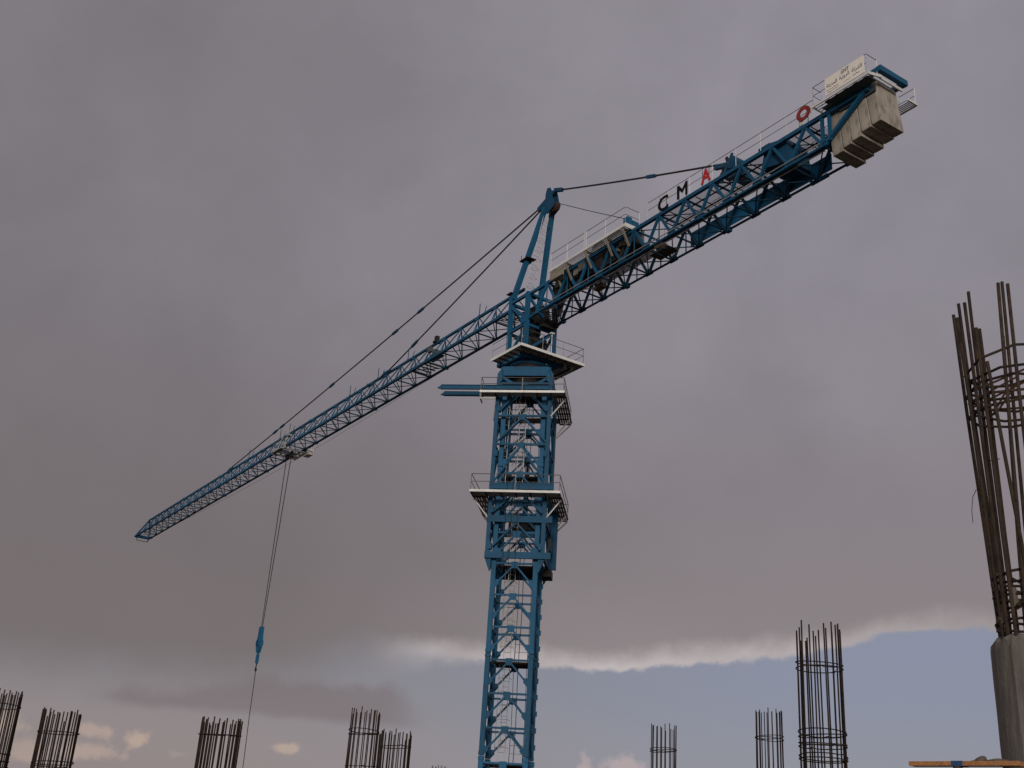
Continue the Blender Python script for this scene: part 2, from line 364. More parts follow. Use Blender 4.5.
# --- climbing cage
b = MB(); C_ = 1.6
def fr4(h): return [(lambda a, z, o=0.0: E(a, -h-o, z)), (lambda a, z, o=0.0: E(h+o, a, z)), (lambda a, z, o=0.0: E(-a, h+o, z)), (lambda a, z, o=0.0: E(-h-o, -a, z))]
CF = fr4(1.5)
for se in (-1, 1):
    for sn in (-1, 1):
        b.box(E, (se*1.5-.11, sn*1.5-.11, 14.5), (se*1.5+.11, sn*1.5+.11, 25.0))
for z0, z1 in ((14.42, 14.78), (16.43, 16.79), (18.3, 18.66)):
    for i, G in enumerate(CF):
        ext = .34 if i == 0 else 0
        h = 1.615
        b.hexa([G(-h, z0, .0), G(h+ext, z0, .0), G(h+ext, z0, .13), G(-h, z0, .13), G(-h, z1, .0), G(h+ext, z1, .0), G(h+ext, z1, .13), G(-h, z1, .13)])
for G in CF:
    nv = G(0,0,1)-G(0,0)
    for zt, zb in ((16.42, 14.9), (18.28, 16.9), (20.9, 18.75), (22.6, 21.05), (24.6, 22.8)):
        b.bar(G(0, zt), G(-1.4, zb+.05), .09, .11, nv); b.bar(G(0, zt), G(1.4, zb+.05), .09, .11, nv)
        if zt > 19: b.bar(G(-1.4, zt+.06), G(1.4, zt+.06), .10, .12); b.poly([G(-.2, zt+.12, .06), G(.2, zt+.12, .06), G(.14, zt-.2, .06), G(-.14, zt-.2, .06)], .02, nv)
# guide shoes and rear hydraulic frame
for sn in (-1, 1):
    for se in (-1, 1): b.poly([E(se*1.62, sn*1.5, 14.42), E(se*1.36, sn*1.5, 13.75), E(se*1.28, sn*1.5, 13.75), E(se*1.28, sn*1.5, 14.42)], .1, NN*-sn)
b.bar(E(-1.4, -1.45, 14.3), E(-1.4, 1.5, 14.3), .2, .2); b.bar(E(-1.6, 1.5, 14.1), E(1.5, 1.5, 14.1), .08, .3)
for se in (-1, 1):
    for z0 in (14.9, 16.95, 20.2, 22.9):
        for sn in (-1, 1): b.box(E, (se*1.38-.1, sn*1.5-.18, z0), (se*1.38+.1, sn*1.5+.18, z0+.35))
cage = b.build('climbing_cage', M_blue, crane)
b = MB()
b.box(E, (-.9, 1.72, 16.9), (.9, 2.05, 17.35)); b.tube(E(0, 1.88, 17.3), E(0, 1.88, 20.4), .14, 12); b.tube(E(0,1.88,20.4), E(0,1.88,21.6), .08, 10)
b.box(E, (1.35, .5, 13.98), (1.80, 1.62, 14.4)); b.box(E, (-1.3, 1.3, 14.0), (1.34, 1.6, 14.4))
b.box(E, (1.66, -.3, 15.2), (1.82, .5, 15.9))
b.each('hydraulic_unit', M_dark, cage)
b = MB(); b.bar(E(1.75, 1.2, 14.5), E(1.75, 1.2, 18.2), .14, .5, EE); b.bar(E(1.72, -1.3, 14.8), E(1.72, 1.0, 16.3), .09, .1); b.build('guide_column', M_blue_old, cage)
b = MB()
for x in (-.60, -.28, 0.06): b.tube(E(x, -1.72, 13.6), E(x, -1.72, 19.2), .013, 5)
b.build('cable', M_dark, cage)
b = MB()
ladder(b, E, (-1.0, -1.1), EE, .35, 18.8, 23.5); ladder(b, E, (-.05, -.95), EE, .35, 18.8, 23.5)
b.path([E(-.9, -1.2, 23.4), E(-.5, -1.25, 22.6), E(-.1, -1.2, 23.5), E(.35, -1.25, 22.8), E(.7, -1.2, 23.5)], .02, 5)
b.build('cage_ladder', M_rail, cage)

# --- service platforms on the cage
def ring_platform(z, e0, e1, n0, n1, strips, fasc, railpts, braces, railh=.9):
    root = None
    b = MB()
    for (x0, x1, y0, y1, al) in strips:
        grating(b, E, x0, x1, y0, y1, z+.06, .13, .108, al)
    o = b.build('platform', M_grate, crane)
    b = MB()
    for p, q in fasc: b.bar(E(*p, z+.03), E(*q, z+.03), .06, .13)
    b.build('fascia_beam', M_white, o)
    b = MB()
    for (x0, x1, y0, y1, al) in strips:
        L = (x1-x0) if al == 'x' else (y1-y0); n = max(2, int(L/.75))
        for i in range(n+1):
            t = i/n
            if al == 'x': x = x0+(x1-x0)*t; b.bar(E(x, y0, z), E(x, y1, z), .06, .08)
            else: y = y0+(y1-y0)*t; b.bar(E(x0, y, z), E(x1, y, z), .06, .08)
    b.each('joist', M_brown, o)
    b = MB()
    for p, q in braces: b.bar(E(*p), E(*q), .06, .07)
    b.each('bracket', M_rail, o)
    b = MB(); rail(b, E, railpts, railh, z+.05, 2.4, .022); b.each('handrail_post', M_rail, o)
    return o
z = 17.78
ring_platform(z, -2.5, 2.45, -2.8, 2.8,
    [(-2.45, 2.4, -2.75, -1.72, 'x'), (-2.45, -1.72, -1.72, 2.75, 'y'), (1.72, 2.4, -1.72, 2.75, 'y'), (-1.72, 1.72, 1.95, 2.75, 'x')],
    [((-2.5, -2.8), (2.45, -2.8))],
    [(-2.45, 2.75, 0), (-2.45, -2.75, 0), (2.4, -2.75, 0), (2.4, 2.75, 0), (-2.45, 2.75, 0)],
    [((-2.45, -1.6, z-.05), (-1.6, -1.6, z-1.1)), ((-2.45, 1.6, z-.05), (-1.6, 1.6, z-1.1)), ((2.4, -1.6, z-.05), (1.6, -1.6, z-1.1)), ((2.4, 1.6, z-.05), (1.6, 1.6, z-1.1)), ((2.4, 2.7, z-.05), (1.65, 1.7, z-1.2))], .95)
z = 23.72
ring_platform(z, -2.4, 2.4, -2.5, 2.6,
    [(-2.35, 2.4, -2.45, -1.72, 'x'), (1.72, 2.4, -1.72, 2.6, 'y'), (-2.2, 1.72, 1.85, 2.6, 'x')],
    [((-2.4, -2.5), (2.4, -2.5))],
    [(-2.35, -1.75, 0), (-2.35, -2.45, 0), (2.35, -2.45, 0), (2.35, 2.55, 0), (-2.2, 2.55, 0), (-2.2, 1.8, 0)],
    [((2.4, -1.6, z-.05), (1.6, -1.6, z-1.1)), ((2.4, 1.6, z-.05), (1.6, 1.6, z-1.1)), ((-2.35, -2.45, z-.38), (-1.5, -2.45, z-.38)), ((-2.35, -2.45, z-.38), (-2.35, -2.45, z)), ((-2.35, -1.75, z-.38), (-2.35, -2.45, z-.38)), ((2.4, 2.5, z-.05), (1.65, 1.7, z-1.2))], .85)
# --- mast hoisting rails to the left
b = MB()
for n_, e1 in ((-1.72, 1.4), (-.70, -1.3)):
    b.box(E, (-4.8, n_-.07, 24.18), (e1, n_+.07, 24.21)); b.box(E, (-4.8, n_-.07, 24.42), (e1, n_+.07, 24.45)); b.box(E, (-4.8, n_-.015, 24.21), (e1, n_+.015, 24.42))
    b.poly([E(-4.8, n_-.05, 24.18), E(-4.8, n_-.05, 24.42), E(-5.02, n_-.05, 24.25)], .1, NN)
b.build('hoisting_rail', M_blue, crane)

# --- slewing support
b = MB()
nS = 40
for G in fr4(1.25):
    b.hexa([G(-1.33, 25.17, 0), G(1.33, 25.17, 0), G(1.33, 25.17, .2), G(-1.33, 25.17, .2), G(-1.33, 25.74, 0), G(1.33, 25.74, 0), G(1.33, 25.74, .2), G(-1.33, 25.74, .2)])
    nv = G(0,0,1)-G(0,0)
    for sx in (-1, 1):
        b.poly([G(sx*1.33, 25.7, .05), G(sx*1.62, 25.3, .05), G(sx*1.62, 24.75, .05), G(sx*1.40, 24.75, .05), G(sx*1.33, 25.17, .05)], .14, nv)
        b.bar(G(sx*1.45, 25.15, .05), G(sx*.75, 24.75, .0), .16, .22, nv)
        b.bar(G(sx*1.25, 25.0, .1), G(sx*.3, 24.55, .1), .05, .05, nv)
b.box(E, (-1.28, -1.28, 25.75), (1.28, 1.28, 25.79))
support = b.build('slewing_support', M_blue, crane)
b = MB()
b.tube(E(0,0,24.6), E(0,0,25.16), .95, 32, 1.22); b.tube(E(0,0,25.80), E(0,0,25.95), 1.20, 40); b.tube(E(0,0,25.95), E(0,0,26.12), 1.12, 40)
b.build('slewing_ring', M_dark, support)
# --- turret
b = MB()
b.tube(E(0,0,26.12), E(0,0,26.3), 1.18, 40)
for s0 in (-1.25, 1.15): b.box(W, (s0-.15, -1.5, 26.31), (s0+.15, 1.45, 26.75))
for v0 in (-1.2, 1.1): b.box(W, (-1.10, v0-.15, 26.33), (1.0, v0+.15, 26.72))
for s0 in (-.95, .82):
    for v0 in (-1.0, 1.0): b.box(W, (s0-.12, v0-.12, 26.75), (s0+.12, v0+.12, 30.62 if s0 < 0 else 31.0))
for v0 in (-1.0, 1.0):
    b.bar(W(-.95, v0, 30.5), W(.9, v0, 30.5), .16, .18); b.bar(W(-.95, v0, 28.55), W(.9, v0, 28.55), .14, .16)
    b.bar(W(.85, v0, 30.3), W(-.9, v0, 28.9), .16, .18); b.bar(W(-.9, v0, 28.4), W(.85, v0, 26.9), .12, .14)
    b.poly([W(-1.07, v0+.125, 28.6), W(-1.07, v0+.125, 29.15), W(-.6, v0+.125, 29.2), W(-.45, v0+.125, 28.95), W(-.6, v0+.125, 28.6)], .02, V)
for s0 in (-.95, .9):
    b.bar(W(s0, -1, 30.5), W(s0, 1, 30.5), .16, .18); b.bar(W(s0, -1, 28.5), W(s0, 1, 28.5), .14, .16)
    b.bar(W(s0, -.9, 28.6), W(s0, .9, 30.3), .12, .14); b.bar(W(s0, .9, 26.9), W(s0, -.9, 28.4), .12, .14)
turret = b.build('turret', M_blue, crane)
b = MB()
b.box(W, (-.6, -.75, 26.8), (.5, .3, 28.1)); b.tube(W(.45, .45, 26.35), W(.45, .45, 27.7), .22, 14); b.tube(W(-.5, .5, 26.35), W(-.5, .5, 27.9), .25, 14)
b.tube(W(0, 0, 28.1), W(0, 0, 28.9), .3, 16); b.box(W, (-1.5, -.7, 28.45), (-1.1, .2, 29.0)); b.box(W, (-1.6, -.85, 28.6), (-1.3, -.5, 28.95))
for k in range(9):
    t = k*.5; b.path([W(-1.4-.2*math.sin(k), -.8+.2*k*.6, 29.8), W(-1.7, -.7+.12*k, 28.7+.1*math.cos(k)), W(-2.0-.1*k*.5, -.6+.1*k, 28.5+.05*k), W(-2.6, -.5+.12*k, 29.3)], .028, 5)
b.build('slewing_drive', M_dark, turret)
b = MB()
b.box(W, (-.78, -.7, 28.95), (.05, .15, 30.2)); b.box(W, (.15, -.8, 28.7), (.72, -.1, 29.7)); b.tube(W(.3, .35, 28.6), W(.3, .35, 29.9), .2, 12); b.box(W, (-.85, .45, 29.0), (-.2, .8, 29.5)); b.bar(W(-.8, -.6, 27.2), W(.7, .7, 28.3), .15, .2); b.bar(W(.7, -.7, 27.0), W(-.7, .6, 28.2), .12, .2)
b.build('electric_cabinet', M_dark, turret)
b = MB()
grating(b, W, -2.15, .9, 1.47, 2.05, 26.45, .11, .08, 'x'); grating(b, W, -2.15, -1.45, -2.35, 1.47, 26.45, .11, .08, 'y'); grating(b, W, -1.45, .7, -2.35, -1.5, 26.45, .11, .08, 'x')
sp = b.build('slewing_platform', M_grate, crane)
b = MB(); b.bar(W(-2.2, 2.1, 26.45), W(.95, 2.1, 26.45), .06, .16); b.bar(W(-2.2, 2.13, 26.45), W(-2.2, -2.4, 26.45), .06, .16); b.bar(W(-2.2, -2.4, 26.45), W(.75, -2.4, 26.45), .05, .12); b.build('fascia_beam', M_white, sp)
b = MB()
for k in range(6): s_ = -2.0+k*.55; b.bar(W(s_, 1.3, 26.38), W(s_, 2.08, 26.38), .05, .07)
for k in range(8): v_ = -2.3+k*.55; b.bar(W(-2.16, v_, 26.38), W(-1.3, v_, 26.38), .05, .07)
b.bar(W(-1.9, -2.3, 26.36), W(-1.9, 1.9, 26.36), .09, .1); b.bar(W(-1.4, -2.0, 26.36), W(.9, -2.0, 26.36), .09, .1)
b.each('joist', M_brown, sp)
b = MB(); rail(b, W, [(.9, 2.05, 26.5), (-2.15, 2.05, 26.5)], 1.0, 0, 1.7, .016); rail(b, W, [(-2.15, 2.05, 26.5), (-2.15, -2.35, 26.5), (.7, -2.35, 26.5)], 1.0, 0, 1.5, .018)
b.each('handrail_post', M_rail, sp)
b = MB(); b.tube(W(-2.12, -.05, 26.5), W(-2.12, -.05, 27.75), .03, 8); b.box(W, (-2.22, -.17, 27.75), (-2.02, .07, 27.83)); b.build('lamp_post', M_white, sp)

# --- pinnacle (A-frame) with ladder and sheave
b = MB()
APX = (-1.0, 0.0, 37.2)
for v0 in (.97, -.97):
    sg = 1 if v0 > 0 else -1
    b.bar(W(.72, v0, 30.75), W(-1.14, sg*.27, 36.6), .27, .27, V)
pin = b.build('pinnacle', M_blue, crane)
b = MB()
HEAD = [(-1.12, 36.45), (-1.08, 37.6), (-1.22, 38.0), (-1.55, 37.9), (-1.72, 37.4), (-1.85, 36.95), (-2.05, 36.6), (-1.95, 36.35), (-1.7, 36.25), (-1.35, 36.1)]
b.poly([W(a_, .26, z_) for a_, z_ in HEAD], .06, -V); b.poly([W(a_, -.26, z_) for a_, z_ in HEAD], .06, V)
b.box(W, (-1.5, -.195, 37.55), (-1.15, .195, 37.8)); b.box(W, (-1.35, -.195, 36.5), (-1.15, .195, 37.3)); b.bar(W(-1.7, .0, 37.72), W(-2.5, 0, 37.38), .2, .22)
b.poly([W(-.95, .05, 37.6), W(.05, .05, 37.28), W(.1, .05, 37.05), W(-.1, .05, 36.95), W(-.95, .05, 36.95)], .07, -V); b.poly([W(-.95, -.14, 37.5), W(-.05, -.14, 37.2), W(-.15, -.14, 36.98), W(-.95, -.14, 36.9)], .07, -V)
b.build('pinnacle_head', M_blue_old, pin)
b = MB(); b.tube(W(-1.75, -.1, 36.5), W(-1.75, .1, 36.5), .33, 20); b.build('sheave', M_rust, pin)
b = MB(); A, Bq = W(.35, .3, 30.7), W(-1.1, .12, 36.1); hv = V*.2
for sgn in (-1, 1): b.tube(A+hv*sgn, Bq+hv*sgn, .022, 5)
for i in range(1, 19): k = A.lerp(Bq, i/19); b.tube(k-hv, k+hv, .014, 4)
for i in range(0, 8):
    k = A.lerp(Bq, (i+1.5)/9.5); out = -U*.38 - ZZ*.05
    b.path([k-hv, k-hv*1.3+out*.6, k+out, k+hv*1.3+out*.6, k+hv], .012, 4)
b.build('ladder', M_rail, pin)
b = MB()
for t_ in (.42,): 
    c = W(.72, .97, 30.75).lerp(W(-1.14, .27, 36.6), t_); b.box(lambda x,y,z_: c+U*x+V*y+ZZ*z_, (-.5, -.35, -.03), (.35, .3, .03)); b.tube(c+U*.3+V*.2, c+U*.3+V*.2+ZZ*.4, .02, 5)
b.box(W, (.6, .7, 31.12), (1.1, 1.25, 31.16)); b.box(W, (-.2, -.3, 31.0), (.3, .3, 31.05))
b.each('step', M_dark, pin)

# --- jib: triangular section, bottom chords v=+-.8, top chord v=0
ZB, ZT, HB = 30.22, 31.92, .80
def jib_section(k0, k1, last=False):
    b2 = MB(); b = MB(); S0 = 1.05 if k0 == -2 else 5.2+2.09*k0; S1 = 5.2+2.09*k1
    t0 = S0+.02; t1 = S1-.02; rc = .085; tipx = .75
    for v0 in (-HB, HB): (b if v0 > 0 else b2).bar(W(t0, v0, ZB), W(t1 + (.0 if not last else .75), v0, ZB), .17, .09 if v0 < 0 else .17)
    topend = S1-1.0 if last else t1
    b.bar(W(t0 if k0 > -2 else 1.0, 0, ZT), W(topend, 0, ZT), .15, .15)
    for k in range(k0, k1):
        s0 = max(5.2+2.09*k, 1.05); s1 = 5.2+2.09*(k+1)
        if s1-s0 < .5: continue
        sm = (s0+s1)/2; r = .035
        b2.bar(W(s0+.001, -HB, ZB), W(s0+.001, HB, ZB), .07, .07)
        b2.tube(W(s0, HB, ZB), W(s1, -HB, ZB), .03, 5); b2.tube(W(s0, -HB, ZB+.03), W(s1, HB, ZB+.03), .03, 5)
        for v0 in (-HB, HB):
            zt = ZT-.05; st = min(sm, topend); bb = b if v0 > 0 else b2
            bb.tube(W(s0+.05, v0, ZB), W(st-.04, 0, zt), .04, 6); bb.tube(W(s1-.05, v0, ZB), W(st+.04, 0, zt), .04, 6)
        # gusset under the top chord
        b.poly([W(st-.3, .085, ZT-.09), W(st+.3, .085, ZT-.09), W(st+.15, .16, ZT-.26), W(st-.15, .16, ZT-.26)], .02, V)
        # bright side rungs (angle between chord and top)
        b.tube(W(s0+.3, HB, ZB+.05), W(s0+.3+.35, HB*.45, (ZB+ZT)/2+.1), .025, 5)
    # connection of sections
    for v0, zz in ((-HB, ZB), (HB, ZB)): b.box(W, (S1-.22, v0-.12, zz-.11), (S1-.03, v0+.12, zz+.11))
    if not last: b.box(W, (S1-.2, -.11, ZT-.11), (S1-.03, .11, ZT+.11))
    if last:
        b.bar(W(topend, 0, ZT), W(S1+.75, HB, ZB), .12, .12); b.bar(W(topend, 0, ZT), W(S1+.75, -HB, ZB), .12, .12)
        b.bar(W(S1+.75, -HB, ZB), W(S1+.75, HB, ZB), .14, .16); b.bar(W(S1, -HB, ZB), W(S1, HB, ZB), .12, .14)
        b.bar(W(S1+.7, .7, ZB), W(S1+.6, .55, ZB-.42), .07, .07); b.bar(W(S1+.3, -.75, ZB), W(S1+.6, -.6, ZB-.42), .07, .07); b.bar(W(S1+.6, -.6, ZB-.42), W(S1+.6, .55, ZB-.42), .06, .06)
    o = b.build('jib_section', M_blue, crane); b2.build('bottom_bracing', M_bshaded, o); return o
brk = [-2, 3, 8, 13, 18, 23, 28, 34]
for a_, c_ in zip(brk[:-1], brk[1:]): jib_section(a_, c_, c_ == 34)
b = MB(); grating(b, W, 1.3, 3.4, -.7, .6, ZB+.12, .22, .08, 'y')
b.build('jib_walkway', M_grate, crane)
for s_, z0 in ((6.2, ZT), (15.7, ZT), (20.3, ZT), (25.0, ZT), (36.6, ZT), (38.6, ZT), (45.8, ZT), (27.4, ZT)):
    if s_ == 27.4: continue
    b = MB(); b.tube(W(s_, 0.0, z0), W(s_, 0.0, z0+.98), .03, 5); b.tube(W(s_-.28, -.12, z0-.1), W(s_-.42, -.25, z0+.75), .025, 5); b.box(W, (s_-.05, -.05, z0+.02), (s_+.05, .05, z0+.16))
    b.build('rope_support', M_blue_old, crane)
# trolley winch on the jib
b = MB(); b.box(W, (11.4, -.2, 31.95), (11.85, .2, 32.1)); b.box(W, (11.5, -.13, 32.1), (11.78, .13, 32.45)); tw = b.build('trolley_winch', M_dark, crane)
b = MB(); b.box(W, (10.6, -.15, ZB+.45), (12.1, .5, ZB+.5)); b.tube(W(11.2, -.25, 31.0), W(11.2, .4, 31.0), .24, 16); b.box(W, (11.5, .3, 31.15), (11.9, .5, 31.5)); b.build('winch_drum', M_grey, tw)
b = MB()
for q in range(5): b.box(W, (11.5+.5*q, -.6, ZB+.1), (11.68+.5*q, .6, ZB+.14))
b.build('jib_walkway', M_grate, crane)
# brackets where the ties meet the jib
b = MB()
for s_ in (18.9, 50.2): 
    b.poly([W(s_-1.0, .09, ZT), W(s_-.55, .09, ZT+.16), W(s_+.1, .09, ZT+.2), W(s_+.8, .09, ZT)], .05, V); b.poly([W(s_-1.0, -.09, ZT), W(s_-.55, -.09, ZT+.16), W(s_+.1, -.09, ZT+.2), W(s_+.8, -.09, ZT)], .05, -V)
b.build('tie_bracket', M_blue_old, crane)
def tie(p, q, joints, r=.05):
    b = MB(); p, q = Vector(p), Vector(q); n = 14; L = (q-p).length; pts = []
    for i in range(n+1):
        t = i/n; c = p.lerp(q, t); c.z -= 4*t*(1-t)*L*.004; pts.append(c)
    b.path(pts, r, 8); o = b.build('tie_rod', M_rope, crane)
    d = (q-p).normalized()
    for t in joints:
        c = p.lerp(q, t); c.z -= 4*t*(1-t)*L*.004; b = MB()
        b.bar(c-d*.36, c+d*.36, .13, .17); b.bar(c-d*.52, c-d*.34, .09, .11); b.bar(c+d*.34, c+d*.52, .09, .11); b.build('coupling', M_blue_old, o)
tie(W(.0, 0, 37.13), W(50.0, 0, 32.2), [.29, .365, .575, .77, .80])
tie(W(-.1, -.12, 37.08), W(18.75, 0, 32.1), [.80, ])
tie(W(-2.4, .0, 37.42), W(-15.9, 0, 32.22), [.62], .055)
b = MB(); b.path([W(-2.2, -.05, 36.55), W(-5.2, -.03, 34.62), W(-8.3, 0, 32.68), W(-9.2, 0, 32.1)], .022, 5); b.build('hoist_rope', M_rope, crane)
b = MB()                                      # trolley rope under the jib, sagging
pts = [];
for i in range(25):
    t = i/24; s_ = 3+72*t; pts.append(W(s_, -HB+.25, ZB-.12-1.5*math.sin(math.pi*t)**1.2*.42))
b.path(pts, .014, 4); b.build('trolley_rope', M_brown, crane)
# --- trolley with man basket
b = MB(); TS = 35.8
for v0 in (-.98, .98): b.box(W, (TS-1.3, v0-.05, ZB-.30), (TS+1.3, v0+.05, ZB-.12)); 
for s_ in (-1.1, -.35, .35, 1.1): b.bar(W(TS+s_, -.98, ZB-.25), W(TS+s_, .98, ZB-.25), .12, .12)
for s_ in (-1.15, 1.15):
    for v0 in (-1.0, 1.0): b.box(W, (TS+s_-.14, v0-.04, ZB-.2), (TS+s_+.14, v0+.04, ZB+.25))
b.box(W, (TS-1.0, .98, ZB-.3), (TS+1.0, 1.25, ZB-.22)); b.bar(W(TS+.9, .9, ZB-.2), W(TS+.8, .4, ZT+.1), .05, .05); b.bar(W(TS-.4, .9, ZB-.2), W(TS-.5, .4, ZT+.2), .05, .05)
b.bar(W(TS-1.2, 1.05, ZB+.6), W(TS+1.2, 1.05, ZB+.6), .03, .03); b.bar(W(TS-1.2, 1.05, ZB+.6), W(TS-1.2, 1.05, ZB-.2), .03, .03); b.bar(W(TS+1.2, 1.05, ZB+.6), W(TS+1.2, 1.05, ZB-.2), .03, .03)
b.box(W, (TS-1.7, .7, ZB+.7), (TS-1.2, 1.0, ZB+.85))
tr = b.build('trolley', M_rail, crane)
for s_ in (-1.15, 1.15):
    for v0 in (-.86, .86): b = MB(); b.tube(W(TS+s_, v0-.04, ZB-.02), W(TS+s_, v0+.05, ZB-.02), .15, 14); b.build('wheel', M_dark, tr)
for s_ in (-.45, .45): b = MB(); b.tube(W(TS+s_, -.07, ZB-.45), W(TS+s_, .07, ZB-.45), .3, 18); b.build('sheave', M_dark, tr)
b = MB(); b.box(W, (TS-1.5, -1.5, ZB-.42), (TS-.5, -1.02, ZB-.37)); b.box(W, (TS-1.5, -1.5, ZB-.37), (TS-1.46, -1.02, ZB+.05)); b.box(W, (TS-1.46, -1.5, ZB-.37), (TS-.5, -1.46, ZB-.2))
rail(b, W, [(TS-1.48, -1.48, ZB-.36), (TS-.5, -1.48, ZB-.36), (TS-.5, -1.05, ZB-.36)], .8, 0, .6, .018); b.build('basket', M_white, tr)
b = MB(); HK = W(36.4, 0, 15.3)
for o_, d_ in ((-.62, -.12), (-.50, -.06), (.40, .10), (.52, .15)):
    b.path([W(TS+o_+.1, 0, ZB-.5), W(36.4+d_, 0, 15.35)], .018, 5)
b.build('hoist_rope', M_rope, crane)

# --- counter jib
CB, CT, CH = 28.95, 30.5, .92
nodes = [-23.3+1.955*k for k in range(12)]       # -23.3 .. -1.8
def cj_section(i0, i1, end=False):
    b = MB(); b2 = MB()
    s0, s1 = nodes[i0], nodes[i1]
    for v0 in (-CH, CH):
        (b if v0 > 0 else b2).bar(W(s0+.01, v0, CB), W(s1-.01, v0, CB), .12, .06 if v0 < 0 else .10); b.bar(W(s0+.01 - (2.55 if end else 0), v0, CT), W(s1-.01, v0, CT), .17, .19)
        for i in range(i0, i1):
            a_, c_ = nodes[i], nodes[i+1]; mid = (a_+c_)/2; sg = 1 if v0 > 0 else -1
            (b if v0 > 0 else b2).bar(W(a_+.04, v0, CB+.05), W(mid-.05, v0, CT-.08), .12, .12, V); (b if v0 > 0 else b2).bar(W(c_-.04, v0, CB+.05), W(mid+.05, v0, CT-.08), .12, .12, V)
            b.poly([W(a_-.30, v0+sg*.075, CB-.06), W(a_+.30, v0+sg*.075, CB-.06), W(a_+.14, v0+sg*.075, CB+.32), W(a_-.14, v0+sg*.075, CB+.32)], .015, V*sg)
            if i > 4: b.bar(W(mid, v0, CB+.05), W(mid, v0, CT-.08), .05, .05, V)
        b.box(W, (s1-.3, v0-.11, CB-.13), (s1-.02, v0+.11, CB+.13))
    for i in range(i0, i1):
        a_, c_ = nodes[i], nodes[i+1]
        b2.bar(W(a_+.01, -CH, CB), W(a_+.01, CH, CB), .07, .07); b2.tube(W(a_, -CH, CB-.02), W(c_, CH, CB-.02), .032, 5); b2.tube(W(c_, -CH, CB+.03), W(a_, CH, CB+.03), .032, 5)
        b.bar(W((a_+c_)/2, -CH, CT), W((a_+c_)/2, CH, CT), .08, .09)
        b.tube(W((a_+c_)/2, -CH, CT-.03), W((a_+c_)/2+1.955*(1 if i < i1-1 else 0), CH, CT-.03), .03, 5)
    if end:
        for v0 in (-CH, CH): b.bar(W(s0, v0, CB), W(-25.6, v0, CT-.05), .16, .18, V); b.box(W, (-23.75, v0-.06, CB+.1), (-23.62, v0+.06, CT-.1)); b.box(W, (-23.36, v0-.06, CB+.1), (-23.22, v0+.06, CT-.1))
        b.bar(W(s0, -CH, CB), W(s0-1.0, 0, CB-.0), .07, .07)
    o = b.build('counter_jib_section', M_blue, crane); b2.build('bottom_bracing', M_bshaded, o); return o
cjs = [cj_section(0, 4, True), cj_section(4, 8), cj_section(8, 11)]
b = MB(); b.bar(W(-1.85, CH, CB), W(-1.07, CH, CB-.1), .14, .15); b.bar(W(-1.85, -CH, CB), W(-1.07, -CH, CB-.1), .14, .15); b.bar(W(-1.85, CH, CT), W(-1.0, CH, CT), .15, .16); b.bar(W(-1.85, -CH, CT), W(-1.0, -CH, CT), .15, .16); b.each('counter_jib_link', M_blue, crane)
b = MB()                                      # decks: grating of bars with gaps, and heavier joists
b.box(W, (-22.9, -.80, CT-.03), (-12.2, .80, CT-.015)); dk = b.build('deck', M_mesh, crane)
b = MB()
for k in range(12): s_ = -22.6+k*.93; b.bar(W(s_, -.83, CT-.12), W(s_, .83, CT-.12), .025, .05)
for v0 in (-.3, .35): b.bar(W(-22.8, v0, CT-.1), W(-12.2, v0, CT-.1), .05, .06)
b.each('joist', M_dark, dk)
b = MB(); b.tube(W(-23.2, CH+.16, CB+.11), W(-2.5, CH+.16, CB+.11), .028, 6); b.tube(W(-23.2, CH-.2, CB-.09), W(-2.5, CH-.2, CB-.09), .025, 6); b.build('conduit', M_rail, crane)
for s0, s1 in ((-22.1, -19.3), (-19.27, -17.0), (-16.97, -14.9), (-14.87, -12.8)):
    b = MB(); b.box(W, (s0, -CH-.13, CB+.27), (s1, -CH-.09, CT-.44)); b.build('side_panel', M_sheet, crane)
for v0 in (-CH, CH):
    for s_ in (-21.4, -23.4 if v0 < 0 else -17.4): b = MB(); b.bar(W(s_-.55, v0, CB-.0), W(s_+.45, v0, CB-.0), .15, .15); b.each('splice_plate', M_blue, crane)
b = MB()
rail(b, W, [(-11.7, .98, CT+.1), (-22.9, .98, CT+.1)], 1.0, 0, 1.6, .016); hr = b.each('handrail_post', M_white, crane)
b = MB(); rail(b, W, [(-10.8, -.98, CT+.1), (-23.2, -.98, CT+.1)], 1.0, 0, 2.0, .016); b.each('handrail_post', M_rail, crane)
# rear tie anchor, hydraulic-looking frame and blue hood on the top chords
b = MB()
b.box(W, (-17.7, -.5, CT+.1), (-17.1, .5, CT+.4)); b.tube(W(-17.2, -.4, CT+1.05), W(-17.2, .4, CT+1.05), .33, 18); b.bar(W(-15.7, 0, 32.15), W(-17.2, 0, CT+1.15), .2, .24); b.bar(W(-16.6, .5, CT+.1), W(-17.2, .3, CT+1.6), .1, .1); b.bar(W(-17.8, .5, CT+.1), W(-17.1, .3, CT+1.1), .1, .1); b.bar(W(-18.3, .6, CT+.1), W(-17.9, .45, CT+.5), .12, .16); b.bar(W(-16.3, -.5, CT+.1), W(-16.9, -.3, CT+1.1), .1, .1)
ta = b.build('tie_anchor', M_blue_old, crane)
b = MB(); b.box(W, (-17.0, -.2, CT+.5), (-16.5, .35, CT+1.0)); b.bar(W(-16.9, .1, CT+.9), W(-16.6, .1, CT+1.75), .1, .14); b.bar(W(-16.5, .3, CT+.8), W(-16.2, .45, CT+.1), .12, .12); b.build('tie_clamp', M_dark, ta)
